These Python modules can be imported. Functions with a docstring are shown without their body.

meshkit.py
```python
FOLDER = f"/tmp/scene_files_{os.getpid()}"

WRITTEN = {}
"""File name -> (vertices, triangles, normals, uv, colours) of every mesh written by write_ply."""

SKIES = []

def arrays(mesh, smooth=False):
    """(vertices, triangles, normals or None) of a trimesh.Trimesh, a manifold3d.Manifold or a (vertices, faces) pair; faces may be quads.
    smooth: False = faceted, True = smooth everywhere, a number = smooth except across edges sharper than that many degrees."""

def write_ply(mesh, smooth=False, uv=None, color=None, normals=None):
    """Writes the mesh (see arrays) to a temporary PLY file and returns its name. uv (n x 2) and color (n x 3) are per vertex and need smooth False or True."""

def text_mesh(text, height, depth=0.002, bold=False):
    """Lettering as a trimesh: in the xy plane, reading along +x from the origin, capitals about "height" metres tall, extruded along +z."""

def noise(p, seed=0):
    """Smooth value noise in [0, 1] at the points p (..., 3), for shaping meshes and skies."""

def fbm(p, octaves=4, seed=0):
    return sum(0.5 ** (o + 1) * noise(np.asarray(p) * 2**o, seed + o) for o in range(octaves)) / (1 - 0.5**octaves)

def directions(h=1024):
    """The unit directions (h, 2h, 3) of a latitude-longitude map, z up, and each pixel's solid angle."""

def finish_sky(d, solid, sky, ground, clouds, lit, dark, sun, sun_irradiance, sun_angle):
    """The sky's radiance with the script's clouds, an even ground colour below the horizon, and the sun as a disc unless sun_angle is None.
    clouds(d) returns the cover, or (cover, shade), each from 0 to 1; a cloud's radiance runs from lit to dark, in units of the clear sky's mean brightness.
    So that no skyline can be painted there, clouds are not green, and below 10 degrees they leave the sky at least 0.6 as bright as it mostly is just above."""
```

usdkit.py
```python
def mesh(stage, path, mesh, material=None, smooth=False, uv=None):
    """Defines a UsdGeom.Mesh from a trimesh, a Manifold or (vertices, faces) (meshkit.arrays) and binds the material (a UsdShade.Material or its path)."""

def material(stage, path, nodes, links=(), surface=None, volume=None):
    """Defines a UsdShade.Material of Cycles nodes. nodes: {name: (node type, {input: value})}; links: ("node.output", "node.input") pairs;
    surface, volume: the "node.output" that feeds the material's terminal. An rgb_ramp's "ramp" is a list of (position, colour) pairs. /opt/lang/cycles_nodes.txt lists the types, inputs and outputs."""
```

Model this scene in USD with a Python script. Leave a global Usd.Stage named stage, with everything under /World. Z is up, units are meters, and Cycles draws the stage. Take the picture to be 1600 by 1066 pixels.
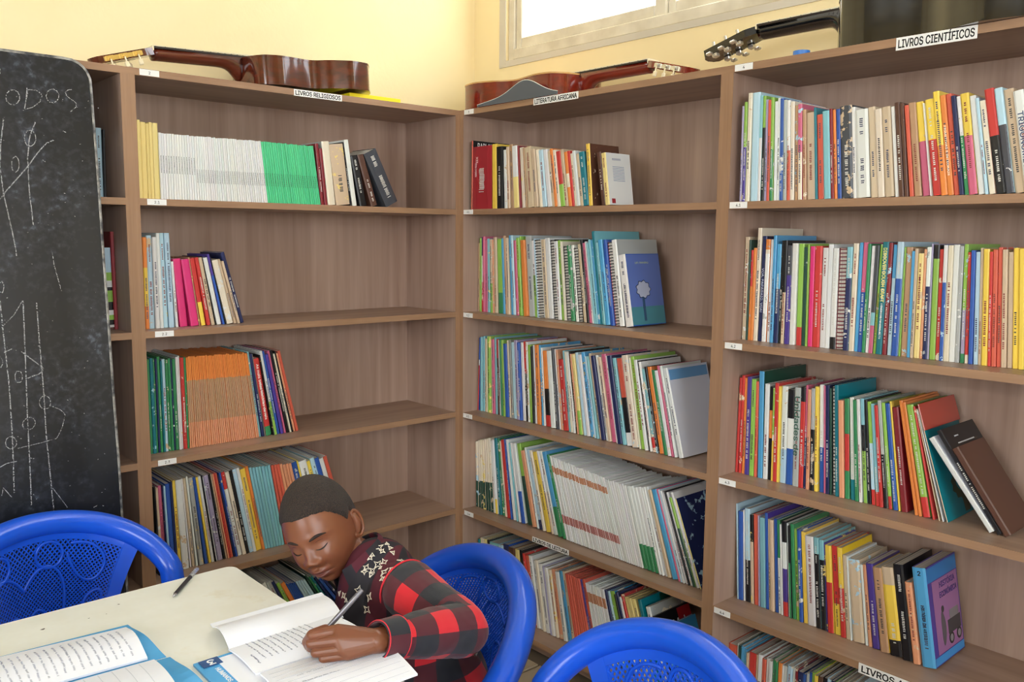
import math, random, re
import numpy as np, trimesh, manifold3d as m3
import usdkit, meshkit
from pxr import Usd, UsdGeom, UsdLux, UsdShade, Sdf, Gf, Vt
from scipy.spatial.transform import Rotation as Rot

stage = Usd.Stage.CreateInMemory()
UsdGeom.SetStageUpAxis(stage, UsdGeom.Tokens.z)
UsdGeom.SetStageMetersPerUnit(stage, 1.0)
UsdGeom.Xform.Define(stage, '/World'); UsdGeom.Scope.Define(stage, '/World/Looks')
RNG = random.Random(7)

# ------------------------------------------------------------------ camera, lights, exposure
EYE = np.array([-1.8459, -2.3445, 1.3660])
RIGHT = np.array([0.74701, -0.66475, 0.00893]); DOWN = np.array([-0.07294, -0.09523, -0.99278]); FWD = np.array([0.66078, 0.74096, -0.11964])
FPX = 1343.5
cam = UsdGeom.Camera.Define(stage, '/World/camera')
cam.AddTransformOp().Set(Gf.Matrix4d(*[float(x) for x in (*RIGHT, 0, *(-DOWN), 0, *(-FWD), 0, *EYE, 1)]))
cam.CreateHorizontalApertureAttr(36.0); cam.CreateVerticalApertureAttr(36.0 * 1066 / 1600)
cam.CreateFocalLengthAttr(36.0 * FPX / 1600); cam.CreateClippingRangeAttr(Gf.Vec2f(0.05, 200))
cam.CreateExposureAttr(-0.78)

def light(kind, name, mat, color, intensity, **kw):
    l = kind.Define(stage, '/World/' + name)
    l.AddTransformOp().Set(mat)
    l.CreateColorAttr(Gf.Vec3f(*color)); l.CreateIntensityAttr(intensity)
    for k, v in kw.items(): getattr(l, f'Create{k}Attr')(v)
    return l

def aim(pos, target):
    p, t = np.array(pos, float), np.array(target, float)
    z = p - t; z /= np.linalg.norm(z); x = np.cross([0, 0, 1], z); n = np.linalg.norm(x)
    x = x / n if n > 1e-6 else np.array([1.0, 0, 0]); y = np.cross(z, x)
    return Gf.Matrix4d(*[float(v) for v in (*x, 0, *y, 0, *z, 0, *p, 1)])

# the camera's own flash, just above the lens
FLASH = EYE - DOWN * 0.17 + RIGHT * 0.0
light(UsdLux.DiskLight, 'camera_flash', aim(FLASH, FLASH + FWD), (1, 0.985, 0.965), 600.0, Radius=0.035)
# unseen window light, out of view behind and left of the camera, lights the room
light(UsdLux.RectLight, 'window_daylight', aim((-2.2, -5.15, 1.75), (-1.6, 0, 1.2)), (0.93, 0.97, 1.0), 6.0, Width=2.2, Height=1.3)
light(UsdLux.RectLight, 'side_window_daylight', aim((-5.15, -2.6, 1.75), (0, -1.6, 1.2)), (0.93, 0.97, 1.0), 6.0, Width=2.2, Height=1.3)
dome = UsdLux.DomeLight.Define(stage, '/World/sky'); dome.CreateColorAttr(Gf.Vec3f(0.9, 0.95, 1.0)); dome.CreateIntensityAttr(4.0)

# ------------------------------------------------------------------ helpers
def proj(P):
    q = np.asarray(P, float) - EYE
    return np.stack([800 + FPX * (q @ RIGHT) / (q @ FWD), 533 + FPX * (q @ DOWN) / (q @ FWD)], -1)
def on(u, v, axis, val):
    d = RIGHT * (u - 800) / FPX + DOWN * (v - 533) / FPX + FWD
    return EYE + d * (val - EYE[axis]) / d[axis]

def lin(c):
    c = np.array(c, float) / 255.0
    return tuple(np.where(c <= 0.04045, c / 12.92, ((c + 0.055) / 1.055) ** 2.4))

_used = {}
def uniq(parent, name):
    k = (parent, name); n = _used.get(k, 0); _used[k] = n + 1
    return f'{parent}/{name}' + (f'_{n:03d}' if n else '')
def tag(prim, label=None, cat=None, group=None, kind=None):
    for k, v in (('label', label), ('category', cat), ('group', group), ('kind', kind)):
        if v: prim.SetCustomDataByKey(k, v)
    return prim
def thing(name, label, cat, loc=(0, 0, 0), rz=0, group=None, kind=None):
    x = UsdGeom.Xform.Define(stage, uniq('/World', name))
    x.AddTranslateOp().Set(Gf.Vec3d(*map(float, loc)))
    if rz: x.AddRotateZOp().Set(float(rz))
    return tag(x.GetPrim(), label, cat, group, kind)
def path(p): return '/World' if p is None else str(p.GetPath())
def obj(name, mesh, m, parent=None, smooth=False, label=None, kind=None, cat=None, group=None):
    g = usdkit.mesh(stage, uniq(path(parent), name), mesh, MAT[m] if isinstance(m, str) else m, smooth)
    return tag(g.GetPrim(), label, cat, group, kind)

def box(x0, x1, y0, y1, z0, z1):
    return trimesh.creation.box([x1 - x0, y1 - y0, z1 - z0], trimesh.transformations.translation_matrix([(x0 + x1) / 2, (y0 + y1) / 2, (z0 + z1) / 2]))
def join(*ms):
    ms = [m for g in ms for m in (g if isinstance(g, (list, tuple)) else [g])]
    return trimesh.util.concatenate(ms)
def bbox(x0, x1, y0, y1, z0, z1, r=0.002):
    """box with chamfered edges"""
    c = m3.Manifold.batch_hull([m3.Manifold.cube([x1 - x0 - 2 * (r if a != 0 else 0), y1 - y0 - 2 * (r if a != 1 else 0), z1 - z0 - 2 * (r if a != 2 else 0)], True) for a in range(3)])
    me = c.translate([(x0 + x1) / 2, (y0 + y1) / 2, (z0 + z1) / 2]).to_mesh()
    return trimesh.Trimesh(me.vert_properties[:, :3], me.tri_verts, process=False)
def tube(pts, r, n=8, cap=True):
    pts = np.asarray(pts, float); r = np.broadcast_to(np.asarray(r, float), (len(pts),))
    t = np.gradient(pts, axis=0); t /= np.linalg.norm(t, axis=1)[:, None] + 1e-12
    u = np.cross(t[0], [0, 0, 1.0]); u = u if np.linalg.norm(u) > 1e-3 else np.cross(t[0], [0, 1.0, 0]); u /= np.linalg.norm(u)
    V = []; a = np.arange(n) * 2 * np.pi / n
    for i in range(len(pts)):
        u = u - t[i] * (u @ t[i]); u /= np.linalg.norm(u); w = np.cross(t[i], u)
        V.append(pts[i] + r[i] * (np.cos(a)[:, None] * u + np.sin(a)[:, None] * w))
    V = np.vstack(V); F = []
    for i in range(len(pts) - 1):
        for j in range(n):
            p, q = i * n + j, i * n + (j + 1) % n
            F += [(p, q, q + n), (p, q + n, p + n)]
    if cap:
        V = np.vstack([V, pts[0], pts[-1]]); k = len(V)
        for j in range(n):
            F += [(k - 2, (j + 1) % n, j), (k - 1, (len(pts) - 1) * n + j, (len(pts) - 1) * n + (j + 1) % n)]
    return trimesh.Trimesh(V, np.array(F), process=False)
def xform(m, T):
    m = m.copy(); m.apply_transform(T); return m

# ------------------------------------------------------------------ materials
MAT = {}
def mat(name, nodes, links, surface='p.BSDF'):
    MAT[name] = usdkit.material(stage, '/World/Looks/' + name, nodes, links, surface); return MAT[name]
def plain(name, rgb, rough=0.5, **kw):
    return mat(name, {'p': ('principled_bsdf', {'base_color': lin(rgb), 'roughness': rough, **kw})}, [])
def grain(name, ca, cb, scale, rough=0.45, big=(3, 3, 0.25)):
    mat(name, {'g': ('geometry', {}), 'm': ('mapping', {'scale': scale}), 'n': ('noise_texture', {'scale': 1.0, 'detail': 5.0, 'roughness': 0.6, 'distortion': 0.4}),
               'm2': ('mapping', {'scale': big}), 'n2': ('noise_texture', {'scale': 1.0, 'detail': 2.0}),
               'a': ('mix_float', {'fac': 0.5}), 'r': ('rgb_ramp', {'ramp': [(0.3, lin(ca)), (0.5, tuple((np.array(lin(ca)) + np.array(lin(cb))) / 2)), (0.7, lin(cb))]}),
               'b': ('bump', {'strength': 0.08, 'distance': 0.002}),
               'p': ('principled_bsdf', {'roughness': rough})},
        [('g.position', 'm.vector'), ('m.vector', 'n.vector'), ('g.position', 'm2.vector'), ('m2.vector', 'n2.vector'), ('n.fac', 'a.a'), ('n2.fac', 'a.b'), ('a.result', 'r.fac'),
         ('r.color', 'p.base_color'), ('n.fac', 'b.height'), ('b.normal', 'p.normal')])
grain('walnut_upright', (190, 164, 148), (142, 114, 100), (26, 26, 1.3), 0.45, (6, 6, 0.5))
grain('walnut_along_x', (182, 154, 134), (136, 108, 90), (1.3, 26, 26), 0.4, (0.5, 6, 6))
grain('walnut_along_y', (182, 154, 134), (136, 108, 90), (26, 1.3, 26), 0.4, (6, 0.5, 6))
grain('oak_edge_upright', (170, 134, 104), (142, 108, 82), (120, 120, 5))
grain('oak_edge_along', (170, 134, 104), (142, 108, 82), (5, 5, 120))
def wallmat(name, a, b):
    mat(name, {'g': ('geometry', {}), 'n': ('noise_texture', {'scale': 1.6, 'detail': 6.0}), 'n2': ('noise_texture', {'scale': 60.0, 'detail': 3.0}),
               'r': ('rgb_ramp', {'ramp': [(0.3, lin(a)), (0.7, lin(b))]}), 'b': ('bump', {'strength': 0.15, 'distance': 0.004}), 'p': ('principled_bsdf', {'roughness': 0.7})},
        [('g.position', 'n.vector'), ('g.position', 'n2.vector'), ('n.fac', 'r.fac'), ('r.color', 'p.base_color'), ('n2.fac', 'b.height'), ('b.normal', 'p.normal')])
wallmat('cream_wall', (246, 229, 182), (239, 219, 168))
wallmat('white_ceiling', (238, 236, 230), (230, 228, 222))
wallmat('plaster_grey', (214, 206, 190), (198, 190, 172))
wallmat('floor_tile', (176, 162, 140), (158, 142, 118))
plain('grout', (96, 84, 70), 0.8)
mat('window_frame_paint', {'g': ('geometry', {}), 'n': ('noise_texture', {'scale': 9.0, 'detail': 5.0}), 'r': ('rgb_ramp', {'ramp': [(0.35, lin((226, 218, 198))), (0.7, lin((200, 190, 168)))]}), 'p': ('principled_bsdf', {'roughness': 0.5})},
    [('g.position', 'n.vector'), ('n.fac', 'r.fac'), ('r.color', 'p.base_color')])
mat('window_glass', {'t': ('transparent_bsdf', {}), 'g': ('glossy_bsdf', {'roughness': 0.02}), 'm': ('mix_closure', {'fac': 0.05})}, [('t.BSDF', 'm.closure1'), ('g.BSDF', 'm.closure2')], 'm.closure')
plain('paper_tag', (236, 236, 234), 0.6)
plain('ink_black', (24, 24, 26), 0.5)

# ------------------------------------------------------------------ the room
D = 0.34      # both walls stand this far behind the bookcase fronts
H = 3.0
def struct(name, mesh, m, parent=None, label=None):
    return obj(name, mesh, m, parent, label=label or name.replace('_', ' '), kind='structure' if parent is None else None)
struct('floor', box(-5.3, D + 0.2, -5.3, D + 0.2, -0.1, -0.006), 'grout', label='brown tiled floor under the chairs')
fl = stage.GetPrimAtPath('/World/floor')
for i in range(4):
    for j in range(5):
        x0, y0 = -0.022 - 0.40 * (i + 1), -0.05 - 0.40 * (j + 1)
        obj('tile', bbox(x0 + 0.004, x0 + 0.396, y0 + 0.004, y0 + 0.396, -0.012, 0, 0.002), 'floor_tile', fl)
struct('ceiling', box(-5.3, D + 0.2, -5.3, D + 0.2, H, H + 0.1), 'white_ceiling', label='white painted ceiling')  # out of view, placed to bounce light back into the room
struct('wall_left', box(-5.3, D + 0.2, D, D + 0.2, 0, H), 'cream_wall', label='cream yellow wall behind the left bookcases')
# right wall with the high window opening
WY0, WY1, WZ0, WZ1 = -1.75, 0.155, 2.02, 2.82
struct('wall_right', join(box(D, D + 0.2, -5.3, D, 0, WZ0), box(D, D + 0.2, -5.3, D, WZ1, H), box(D, D + 0.2, WY1, D, WZ0, WZ1), box(D, D + 0.2, -5.3, WY0, WZ0, WZ1)), 'cream_wall', label='cream yellow wall with the high window')
def holed(axis, pos, t, a0, a1, h0, h1, z0, z1):
    bs = []
    for (p, q, r, s) in ((a0, h0, 0, H), (h1, a1, 0, H), (h0, h1, 0, z0), (h0, h1, z1, H)):
        bs.append(box(p, q, pos, pos + t, r, s) if axis == 1 else box(pos, pos + t, p, q, r, s))
    return join(bs)
struct('wall_rear', holed(1, -5.4, 0.2, -5.3, D + 0.2, -3.3, -1.1, 1.1, 2.4), 'cream_wall', label='cream wall behind the camera')  # unseen wall, its opening placed to let sky light in from behind
struct('wall_far', holed(0, -5.4, 0.2, -5.3, D + 0.2, -3.7, -1.5, 1.1, 2.4), 'cream_wall', label='cream wall on the far left')  # unseen wall, its opening placed to admit light from the left
# plaster band round the window and the window itself
pl = 0.034
struct('trim_1', join(box(D - 0.004, D, WY0 - pl, WY1, WZ0 - 0.022, WZ0 - 0.0005), box(D - 0.004, D, WY1 + 0.0005, WY1 + pl, WZ0 - 0.022, WZ1 + pl)), 'plaster_grey', label='grey plaster band round the window')
w = thing('window_1', 'high pale wooden window letting in daylight on the right wall', 'window', kind='structure'); w.ClearCustomDataByKey('category')
fx0, fx1 = D + 0.01, D + 0.06
for n, b in (('frame_jamb', (WY1 - 0.035, WY1)), ('frame_jamb', (WY0, WY0 + 0.035))):
    obj(n, bbox(fx0, fx1, b[0], b[1], WZ0, WZ1, 0.004), 'window_frame_paint', w)
obj('frame_sill', bbox(fx0 - 0.006, fx1, WY0 + 0.035, WY1 - 0.035, WZ0, WZ0 + 0.04, 0.004), 'window_frame_paint', w)
obj('frame_head', bbox(fx0, fx1, WY0 + 0.035, WY1 - 0.035, WZ1 - 0.04, WZ1, 0.004), 'window_frame_paint', w)
def sash(y0, y1, x0):
    s = obj('sash', join(bbox(x0, x0 + 0.03, y0, y0 + 0.045, WZ0 + 0.04, WZ1 - 0.04, 0.003), bbox(x0, x0 + 0.03, y1 - 0.03, y1, WZ0 + 0.04, WZ1 - 0.04, 0.003),
                         bbox(x0, x0 + 0.03, y0 + 0.045, y1 - 0.03, WZ0 + 0.04, WZ0 + 0.078, 0.003), bbox(x0, x0 + 0.03, y0 + 0.045, y1 - 0.03, WZ1 - 0.08, WZ1 - 0.04, 0.003)), 'window_frame_paint', w)
    obj('pane', box(x0 + 0.013, x0 + 0.017, y0 + 0.045, y1 - 0.03, WZ0 + 0.078, WZ1 - 0.08), 'window_glass', s)
sash(-0.58, WY1 - 0.035, D + 0.018)
sash(-1.20, -0.581, D + 0.027)
sash(-1.715, -1.201, D + 0.018)

# ------------------------------------------------------------------ bookcases
T = 0.018
Z = [1.79, 1.459, 1.108, 0.755, 0.405, 0.055]   # upper faces of the top board, the four shelves and the bottom board
DB = 0.30
def tagmesh(x, z, wd, h): return box(x, x + wd, -0.0012, -0.0002, z - h, z)
def bookcase(label, x0, width, side, tags, signs):
    """local frame: x along the front, y into the case; side 'B' stands on the left wall, 'C' on the right one"""
    t = thing('bookcase', label, 'bookcase', (x0, 0, 0) if side == 'B' else (0, x0, 0), 0 if side == 'B' else -90)
    al = 'walnut_along_x' if side == 'B' else 'walnut_along_y'
    for a in (0, width - T):
        p = obj('side_panel', box(a, a + T, 0.001, DB, 0, Z[0] - T), 'walnut_upright', t)
        obj('edge_band', box(a, a + T, 0, 0.001, 0, Z[0] - T), 'oak_edge_upright', p)
    for n, z in zip(('top_panel', 'shelf', 'shelf', 'shelf', 'shelf', 'bottom_panel'), Z):
        i0, i1 = (0, width) if n == 'top_panel' else (T, width - T)
        p = obj(n, box(i0, i1, 0.001, DB, z - T, z), al, t)
        obj('edge_band', box(i0, i1, 0, 0.001, z - T, z), 'oak_edge_along', p)
    obj('back_panel', box(T, width - T, DB - 0.006, DB, 0.02, Z[0] - T), 'walnut_upright', t)
    obj('plinth', box(T, width - T, 0.03, 0.048, 0, Z[5] - T), al, t)
    for (lv, x, wd, txt) in tags:
        zt = Z[lv] - 0.001
        s = obj('paper_tag', tagmesh(x, zt, wd, 0.0155), 'paper_tag', t, label='small white shelf number tag')
        m = meshkit.text_mesh(txt, 0.007, 0.0004); m.apply_translation([-m.bounds[:, 0].mean(), 0, 0])
        m.apply_transform(trimesh.transformations.rotation_matrix(math.pi / 2, [1, 0, 0])); m.apply_translation([x + wd / 2, -0.0012, zt - 0.0115])
        obj('lettering', m, 'ink_black', s)
    for (lv, x, wd, txt, h) in signs:
        zt = Z[lv] - 0.0005
        s = obj('paper_sign', tagmesh(x, zt, wd, h), 'paper_tag', t, label='white paper sign reading ' + txt)
        m = meshkit.text_mesh(txt, h * 0.62, 0.0005, True); b = m.bounds
        m.apply_translation([-b[:, 0].mean(), 0, 0]); m.apply_scale([wd * 0.94 / (b[1, 0] - b[0, 0]), 1, 1])
        m.apply_transform(trimesh.transformations.rotation_matrix(math.pi / 2, [1, 0, 0])); m.apply_translation([x + wd / 2, -0.0012, zt - h * 0.82])
        obj('lettering', m, 'ink_black', s)
    return t
WB, WC = 1.0791, 1.0636
def bx(u, v, W): return on(u, v, 1, 0)[0] + W                # distance along a left-wall case's front
def cx(u, v, y0=0.0): return y0 - on(u, v, 0, 0)[1]
tg = lambda n, xs: [(i, x, 0.05, f'{n}' if i == 0 else f'{n}.{i}') for i, x in enumerate(xs)]
sB, sB2 = bx(459, 145, WB), bx(534, 151, WB)
sC, sC2 = cx(834, 157), cx(904, 147)
sC4, sC42 = cx(832, 847), cx(889, 868)
YD = -WC - 0.0
sD, sD2 = cx(1401, 62, YD), cx(1528, 44, YD)
sD4 = cx(1342, 1040, YD)
bookcase('walnut bookcase half hidden behind the leaning blackboard', -2 * WB, WB, 'B', [], [])
bookcase('walnut bookcase on the left wall with the white and green booklets', -WB, WB, 'B', tg(2, [0.03, 0.036, 0.042, 0.036, 0.04]), [(0, sB, sB2 - sB, 'LIVROS RELIGIOSOS', 0.019)])
bookcase('walnut bookcase in the corner under the window', 0.0, WC, 'C', tg(3, [0.024, 0.022, 0.022, 0.022, 0.03]), [(0, sC, sC2 - sC, 'LITERATURA AFRICANA', 0.021), (4, sC4, sC42 - sC4, 'LIVROS DE LEITURA', 0.017)])
bookcase('walnut bookcase at the right edge, filled with textbooks', YD, 1.08, 'C', tg(4, [0.022, 0.022, 0.024, 0.022, 0.022]), [(0, sD, sD2 - sD, 'LIVROS CIENTÍFICOS', 0.026), (4, sD4, 0.24, 'LIVROS ACADÉMICOS', 0.024)])

# ------------------------------------------------------------------ books
# colour letter: (name, sRGB)
COL = dict(w=('white', (222, 224, 222)), W=('cream', (226, 214, 190)), g=('grey', (176, 180, 178)), k=('black', (24, 24, 28)), n=('navy', (34, 44, 92)), b=('blue', (38, 88, 176)),
           s=('sky blue', (70, 162, 214)), c=('aqua', (122, 186, 196)), t=('teal', (0, 122, 138)), e=('green', (44, 138, 84)), l=('lime', (140, 190, 62)), E=('mint green', (62, 204, 138)),
           y=('yellow', (236, 200, 40)), Y=('pale yellow', (232, 210, 126)), o=('orange', (234, 132, 36)), O=('peach', (222, 150, 108)), r=('red', (204, 44, 40)), m=('maroon', (136, 30, 40)),
           p=('pink', (206, 92, 130)), P=('magenta', (226, 28, 122)), v=('violet', (78, 58, 150)), N=('brown', (92, 58, 44)), T=('tan', (186, 144, 106)), d=('charcoal', (66, 70, 78)),
           A=('beige', (206, 182, 150)), G=('stone grey', (140, 138, 134)), L=('lavender', (164, 156, 190)), B=('pale blue', (174, 208, 226)), X=('pale white', (226, 230, 244)), q=('russet', (178, 108, 100)), S=('rust', (192, 128, 88)), R=('crimson', (168, 28, 42)), D=('dark green', (30, 72, 58)), F=('coral', (216, 88, 62)))
mat('printed_cover', {'c': ('attribute', {'attribute': 'Cd'}), 'i': ('attribute', {'attribute': 'ink'}), 'w': ('attribute', {'attribute': 'wear'}),
                      'g': ('geometry', {}), 'n': ('noise_texture', {'scale': 38.0, 'detail': 5.0, 'roughness': 0.65}), 'lt': ('math', {'math_type': 'less_than'}),
                      'x': ('mix_color', {}), 'p': ('principled_bsdf', {'roughness': 0.38})},
    [('g.position', 'n.vector'), ('n.fac', 'lt.value1'), ('w.fac', 'lt.value2'), ('lt.value', 'x.fac'), ('c.color', 'x.a'), ('i.color', 'x.b'), ('x.result', 'p.base_color')])
mat('page_block', {'g': ('texture_coordinate', {}), 'm': ('mapping', {'scale': (900, 3, 3)}), 'n': ('noise_texture', {'scale': 1.0, 'detail': 2.0}), 'r': ('rgb_ramp', {'ramp': [(0.3, lin((176, 172, 166))), (0.7, lin((226, 222, 212)))]}), 'p': ('principled_bsdf', {'roughness': 0.8})},
    [('g.object', 'm.vector'), ('m.vector', 'n.vector'), ('n.fac', 'r.fac'), ('r.color', 'p.base_color')])
mat('aged_pages', {'g': ('texture_coordinate', {}), 'm': ('mapping', {'scale': (500, 3, 8)}), 'n': ('noise_texture', {'scale': 1.0, 'detail': 4.0}), 'r': ('rgb_ramp', {'ramp': [(0.3, lin((150, 118, 84))), (0.7, lin((212, 186, 146)))]}), 'p': ('principled_bsdf', {'roughness': 0.85})},
    [('g.object', 'm.vector'), ('m.vector', 'n.vector'), ('n.fac', 'r.fac'), ('r.color', 'p.base_color')])
mat('print_ink', {'c': ('attribute', {'attribute': 'Cd'}), 'p': ('principled_bsdf', {'roughness': 0.4})}, [('c.color', 'p.base_color')])
plain('wire_black', (30, 30, 34), 0.4)
plain('wire_maroon', (110, 36, 50), 0.4)
_T = Sdf.ValueTypeNames
def primvar(prim, name, typ, val, interp='constant'):
    UsdGeom.PrimvarsAPI(prim).CreatePrimvar(name, typ, interp).Set(val)
def c3(c): return Gf.Vec3f(*map(float, c))
def facecolor(prim, cols):
    primvar(prim, 'Cd', _T.Color3fArray, Vt.Vec3fArray.FromNumpy(np.asarray(cols, np.float32)), 'uniform')
def jit(rgb, r, a=0.08):
    k = 1 + r.uniform(-a, a); return np.clip(np.array(rgb) * k * np.array([1 + r.uniform(-.03, .03) for _ in range(3)]), 0.004, 0.9)

def cover_mesh(w, d, h, bands, tc=0.0007):
    """spine with gently rounded front in colour bands (list of (z0, z1, colour)), two boards"""
    V, F, C = [], [], []
    def quad(a, b, c, e, col):
        k = len(V); V.extend([a, b, c, e]); F.extend([(k, k + 1, k + 2), (k, k + 2, k + 3)]); C.extend([col, col])
    rd = min(0.0022, w * 0.22); xs = [0, w * 0.2, w * 0.8, w]; ys = [rd, 0, 0, rd]
    for z0, z1, col in bands:
        for i in range(3): quad((xs[i], ys[i], z0), (xs[i + 1], ys[i + 1], z0), (xs[i + 1], ys[i + 1], z1), (xs[i], ys[i], z1), col)
    cl, cr = bands.left, bands.right
    for x, s, col in ((0, 1, cl), (w, -1, cr)):
        xi = x + s * tc
        out, inn = [(x, d, 0), (x, rd, 0), (x, rd, h), (x, d, h)], [(xi, rd, 0), (xi, d, 0), (xi, d, h), (xi, rd, h)]
        if s < 0: out, inn = [out[i] for i in (1, 0, 3, 2)], [inn[i] for i in (1, 0, 3, 2)]
        quad(*out, col); quad(*inn, col)
        pts = [(x, rd), (xi, rd), (xi, d), (x, d)]
        for z, up in ((0, 0), (h, 1)):
            q = [(px, py, z) for px, py in pts]
            quad(*(q if (s > 0) == bool(up) else q[::-1]), col)
        quad(*([(x, d, 0), (x, d, h), (xi, d, h), (xi, d, 0)] if s > 0 else [(xi, d, 0), (xi, d, h), (x, d, h), (x, d, 0)]), col)
    for z, up in ((0, 0), (h, 1)):      # spine's end strips
        a = [(0, rd, z), (w * .2, 0, z), (w * .8, 0, z), (w, rd, z)]
        quad(*(a if up else a[::-1]), bands[-1 if up else 0][2])
    return np.array(V), np.array(F), C
class Bands(list): left = right = None

def dashes(w, h, z0, z1, col, r, wid=0.5, y=-0.0003, gap=0.25):
    """a line of small printed characters running up the spine"""
    V, F = [], []
    ph = min(0.004, w * 0.45); z = z0; xw = w * wid
    while z < z1:
        if r.random() > gap * 0.6:
            x0 = w * 0.5 - xw * r.uniform(.36, .5); x1 = w * 0.5 + xw * r.uniform(.36, .5); zz = z + ph * r.uniform(.5, .72); k = len(V)
            V += [(x0, y, z), (x1, y, z), (x1, y, zz), (x0, y, zz)]; F += [(k, k + 1, k + 2), (k, k + 2, k + 3)]
        z += ph
    return V, F

def flat(parent, name, V, F, col, m='print_ink', label=None):
    if not V: return None
    p = obj(name, (np.array(V, float), np.array(F)), m, parent, label=label)
    primvar(p, 'Cd', _T.Color3fArray, [c3(col)]); return p
def lum(c): return 0.3 * c[0] + 0.6 * c[1] + 0.1 * c[2]

TOK = re.compile(r'^(?:(\d+)\*)?(~?)([A-Za-z]+)(?:([\d.]+):)?([\d.]+)(?:\^([\d.]+))?(?:!([A-Za-z]))?(?:@(\w+))?$')
def parse(s):
    out = []
    for tk in s.split():
        if tk[0] == '_': out.append(dict(gap=float(tk[1:]))); continue
        m = TOK.match(tk); assert m, tk
        n, sp, cols, spl, w, hm, cc, st = m.groups()
        spl = [float(x) / 100 for x in spl.split('.')] if spl else [k / len(cols) for k in range(1, len(cols))]
        for k in range(int(n or 1)):
            out.append(dict(run=int(n or 1), spiral=bool(sp), cols=cols, splits=spl, w=float(w), hm=float(hm or 1), cover=cc, style=st, tok=tk))
    return out

plain('print_black', (28, 28, 32), 0.4); plain('red_plastic', (186, 66, 50), 0.25, coat_weight=0.3)
def m4(cols, o): M = np.eye(4); M[:3, 0], M[:3, 1], M[:3, 2], M[:3, 3] = *cols, o; return M
def text_on(parent, side, txt, hh, w, y, z, col, centre=True, bold=True, width=None):
    """lettering on the spine (side 's', read downwards from z) or on the right-hand cover (side 'c', from y, z)"""
    m = meshkit.text_mesh(txt, hh, 0.0003, bold); b = m.bounds
    if width: m.apply_scale([width / (b[1, 0] - b[0, 0]), 1, 1])
    if side == 's': m.apply_translation([0, -hh / 2, 0]); m.apply_transform(m4(([0, 0, -1], [1, 0, 0], [0, -1, 0]), [w / 2, -0.0001, z]))
    elif side == 'u': m.apply_translation([-m.bounds[:, 0].mean(), 0, 0]); m.apply_transform(m4(([1, 0, 0], [0, 0, 1], [0, -1, 0]), [w / 2, -0.0001, z]))
    else: m.apply_transform(m4(([0, 1, 0], [0, 0, 1], [1, 0, 0]), [w + 0.0001, y, z]))
    p = obj('lettering', m, 'print_ink', parent); primvar(p, 'Cd', _T.Color3fArray, [c3(lin(col))]); return p
def panel_on(parent, name, w, pts, col, lift=0.0003):
    """flat printed shape on the right-hand cover: polygon of (y, z)"""
    me = m3.CrossSection([pts]); me = me if me.area() > 0 else m3.CrossSection([pts[::-1]]); me = me.extrude(0.0002).to_mesh(); m = trimesh.Trimesh(me.vert_properties[:, :3], me.tri_verts, process=False)
    m.apply_transform(m4(([0, 1, 0], [0, 0, 1], [1, 0, 0]), [w + lift, 0, 0])); p = obj(name, m, 'print_ink', parent); primvar(p, 'Cd', _T.Color3fArray, [c3(lin(col))]); return p
def rect(y0, y1, z0, z1): return [(y0, z0), (y1, z0), (y1, z1), (y0, z1)]
def blob(cy, cz, ry, rz, n=22, k=0, a=0.0): return [(cy + ry * (1 + a * math.cos(k * q)) * math.cos(q), cz + rz * (1 + a * math.cos(k * q)) * math.sin(q)) for q in np.linspace(0, 2 * np.pi, n, endpoint=False)]
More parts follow.
